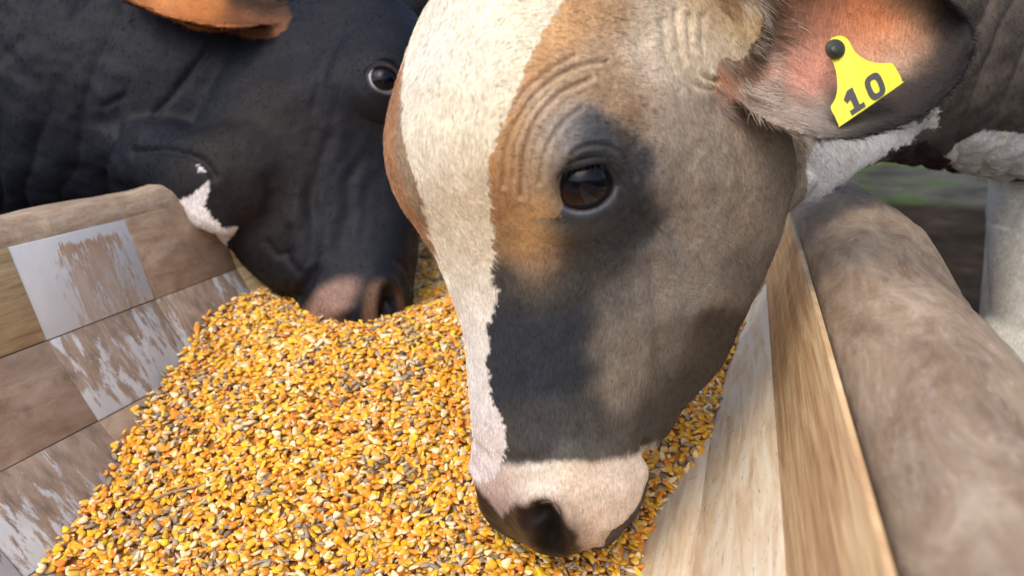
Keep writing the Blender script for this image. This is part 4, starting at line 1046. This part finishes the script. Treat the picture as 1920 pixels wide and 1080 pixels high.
    q = pdist(uv, cline([(1018, 962), (1030, 968), (1038, 995), (1042, 1030)], 20)); k = (sstep(26, 14, q)*inhead)[:, None]; col = col*(1-k)+np.array([.010, .009, .010])*k
    # white throat patch
    wp = inpoly(sw, [(270, 372), (300, 376), (340, 374), (366, 356), (386, 336), (390, 362), (384, 385), (400, 408), (415, 428), (446, 424), (440, 445), (415, 470), (370, 480), (300, 430)]) & (vv[:, 2] < 1.35); col[wp] = (.62, .60, .62)
    wp2 = inpoly(sw, [(368, 305), (378, 307), (382, 320), (375, 319)]) & (vv[:, 2] < 1.35); col[wp2] = (.55, .55, .56)
    # ears
    Te = Tm-EUP; ear = ear_near(Te, (uv[:, 0] > 1200) & (uv[:, 1] < 300) & (Tm[:, 2] < .75) & (vv[:, 2] < 1.6), .015); uv_e = np.stack([960+FPX*Te[:, 0]/Te[:, 2], 540+FPX*Te[:, 1]/Te[:, 2]], 1)
    inner = ear & (NT[:, 2] < .3) & (Sh > 0) | ear & (Sh < 0) & ((NT @ np.array([hc, 0, -hs])) < 0)*False
    ec = rbf(uv_e, [(1400, 60, (.05, .03, .02)), (1460, 160, (.14, .06, .03)), (1500, 240, (.16, .06, .03)), (1560, 120, (.45, .17, .055)), (1650, 80, (.60, .25, .09)), (1700, 150, (.48, .19, .07)), (1780, 80, (.16, .07, .03)), (1570, 240, (.40, .14, .045)), (1600, 0, (.45, .17, .06)), (1500, -60, (.2, .09, .05))], 40)
    col[ear] = (.05, .035, .028); col[inner] = ec[inner]
    islid = np.arange(len(V)) >= n0; row_ = (np.arange(len(V))-n0) % 960//96
    col[islid & (row_ <= 2)] = (.10, .09, .10)
    hoof = V[:, 2] < .07; col[hoof] = (.03, .028, .026)
    wetv = np.maximum(k[:, 0], rim_*.6); wetv[islid & (row_ <= 2)] = 1
    set_col(me, 'coat', np.clip(col, 0, 1)); a = me.attributes.new('wet', 'FLOAT', 'POINT'); a.data.foreach_set('value', wetv.astype(np.float32))
    link('cow_body', me, hide_mat('black_cow_hide', rough=.55, spec=.14, sheen=.0, fine=.8), cow)
    ew = t2bw(C[None])[0]; nw = t2bw((C+eN*.01)[None])[0]-ew; uw_ = t2bw((C+upv*.01)[None])[0]-ew
    eyeball(ew, nw/np.linalg.norm(nw), uw_/np.linalg.norm(uw_), R*BP['s'], cow, sclera=(.42, .42, .50))
    Cm = mirror_t(C[None])[0]; nm = mirror_t((C+eN*.01)[None])[0]; ew2 = t2bw(Cm[None])[0]; nw2 = t2bw(nm[None])[0]-ew2
    eyeball(ew2, nw2/np.linalg.norm(nw2), uw_/np.linalg.norm(uw_), R*BP['s'], cow)
    flow = np.tile((-.35*RT+.9*DN)[None], (len(V), 1)); ln = np.full(len(V), .007)
    fc_ = ((Nn*(V-ORG)).sum(1) < 0)
    wgt = ((vv[:, 2] < 1.7) & (V[:, 2] > .4))*np.where(fc_, 1, .15)*(1-np.clip(wetv, 0, 1))+1e-6
    add_fur('coat_fur', me, col*.8, cow, wgt, 150000, flow, ln, mat=fur_mat(.08), rad=.00024, lift=.16)
black_cow()

# ------------------------------------------------------------------ ear tag
def ear_tag():
    e = empty('ear_tag', v2w(tp(1567, 92, .60)[None])[0], 'yellow ear tag numbered 10 pinned through the ear of the brown cow', 'ear tag')
    crop = lambda x, y: (1280+x/2.4, y/2.4)
    out = [(650, 225), (654, 196), (668, 174), (692, 163), (718, 163), (742, 176), (757, 200), (772, 228), (800, 254), (838, 275), (880, 284), (938, 284), (952, 294), (968, 322), (984, 352), (984, 370), (976, 384), (722, 560), (708, 563), (698, 556), (684, 524), (668, 494), (668, 476), (684, 450), (694, 415), (695, 370), (690, 325), (678, 285), (660, 256)]
    D = .592
    def dep(u, v): return D-.006*((v-92)/140)-.010*math.sin((u-1567)/130)
    O = catmull(np.array([crop(*p) for p in out]), 140, True); c = O.mean(0)
    V, F = [], []; n = len(O); th = .0022
    rings = [(1.0, th*.8), (1.0, th*.2), (.988, 0), (.5, 0.0)]
    for (s, dz) in rings:
        for p in O:
            q = c+(p-c)*s; V.append(tp(q[0], q[1], dep(*q)+dz))
    V.append(tp(c[0], c[1], dep(*c))); nb = len(V)
    for p in O: V.append(tp(p[0], p[1], dep(*p)+th))
    V.append(tp(c[0], c[1], dep(*c)+th))
    for r in range(3):
        for i in range(n): F.append((r*n+i, r*n+(i+1) % n, (r+1)*n+(i+1) % n, (r+1)*n+i))
    # the tag outline is star-shaped about its centre, fans close it front and back
    for i in range(n): F.append((3*n+i, 3*n+(i+1) % n, nb-1)); F.append((nb+i, nb+(i+1) % n, len(V)-1)); F.append((i, (i+1) % n, nb+(i+1) % n, nb+i))
    m = MT('yellow_plastic'); pos = m.geo(); m.base(m.mix(m.ramp(m.noise(pos, 120, 5, .7), [(.50, 0.), (.72, .5)]), (.74, .69, .006), (.50, .44, .04))); m.p(Roughness=.38, Subsurface_Weight=.1, Subsurface_Scale=.003)
    link('tag_panel', mesh_from('tag_panel', v2w(np.array(V)), F, smooth=False), m.m, e)
    k = MT('black_print'); k.base((.022, .022, .030)); k.p(Roughness=.5)
    e1 = np.array([.83, -.555]); e2 = np.array([.40, .92])
    def plate(name, loops_out, loops_in=None):
        VV, FF = [], []
        def put(L, z):
            b = len(VV)
            for p in L: u, v = crop(*p); VV.append(tp(u, v, dep(u, v)+z))
            return b, len(L)
        if loops_in is None:
            import bmesh
            a, m1 = put(loops_out, -.0007); b, _ = put(loops_out, .0004)
            FF.append(tuple(range(a, a+m1)))
            for i in range(m1): FF.append((a+i, b+i, b+(i+1) % m1, a+(i+1) % m1))
        else:
            a, m1 = put(loops_out, -.0007); b, _ = put(loops_in, -.0007); a2, _ = put(loops_out, .0004); b2, _ = put(loops_in, .0004)
            for i in range(m1):
                j = (i+1) % m1; FF.append((a+i, a+j, b+j, b+i)); FF.append((a+i, a2+i, a2+j, a+j)); FF.append((b+i, b+j, b2+j, b2+i))
        link(name, mesh_from(name, v2w(np.array(VV)), FF, smooth=False), k.m, e)
    P1 = np.array([722., 429.])
    one = [(24, -8), (54, -8), (54, 76), (76, 76), (76, 99), (0, 99), (0, 76), (24, 76), (24, 34), (4, 42), (-6, 18)]
    plate('printed_digit', [tuple(P1+e1*a+e2*b) for a, b in one])
    c0 = np.array([866., 388.]); zo = []; zi = []
    for t in np.linspace(0, 2*np.pi, 32, endpoint=False):
        ca, sa = math.cos(t), math.sin(t); f = lambda v: math.copysign(abs(v)**.65, v)
        zo.append(tuple(c0+e1*f(ca)*43+e2*f(sa)*56)); zi.append(tuple(c0+e1*f(ca)*17+e2*f(sa)*31))
    plate('printed_digit', zo, zi)
    # pin: dome with a nub
    pc = (1566, 92); rr = [(19, .0), (19, -.003), (17.5, -.0042), (9, -.0046), (8, -.0062), (6, -.0068), (.1, -.0068)]; V, F = [], []; n = 36
    for (r, z) in rr:
        for i in range(n):
            a = 2*math.pi*i/n; V.append(tp(pc[0]+r*math.cos(a), pc[1]+r*math.sin(a), dep(*pc)+z))
    for r in range(len(rr)-1):
        for i in range(n): F.append((r*n+i, r*n+(i+1) % n, (r+1)*n+(i+1) % n, (r+1)*n+i))
    kb = MT('dark_pin'); kb.base((.045, .043, .035)); kb.p(Roughness=.4)
    pin = link('pin', mesh_from('pin', v2w(np.array(V)), F), kb.m, e)
    # shaft through the ear
    st = tube([tp(1566, 92, .590), tp(1566, 92, .645)], [.0035, .0035], [.0035, .0035], n=6, na=14); link('pin_shaft', mesh_from('pin_shaft', v2w(st[0]), st[1]), kb.m, e)
ear_tag()
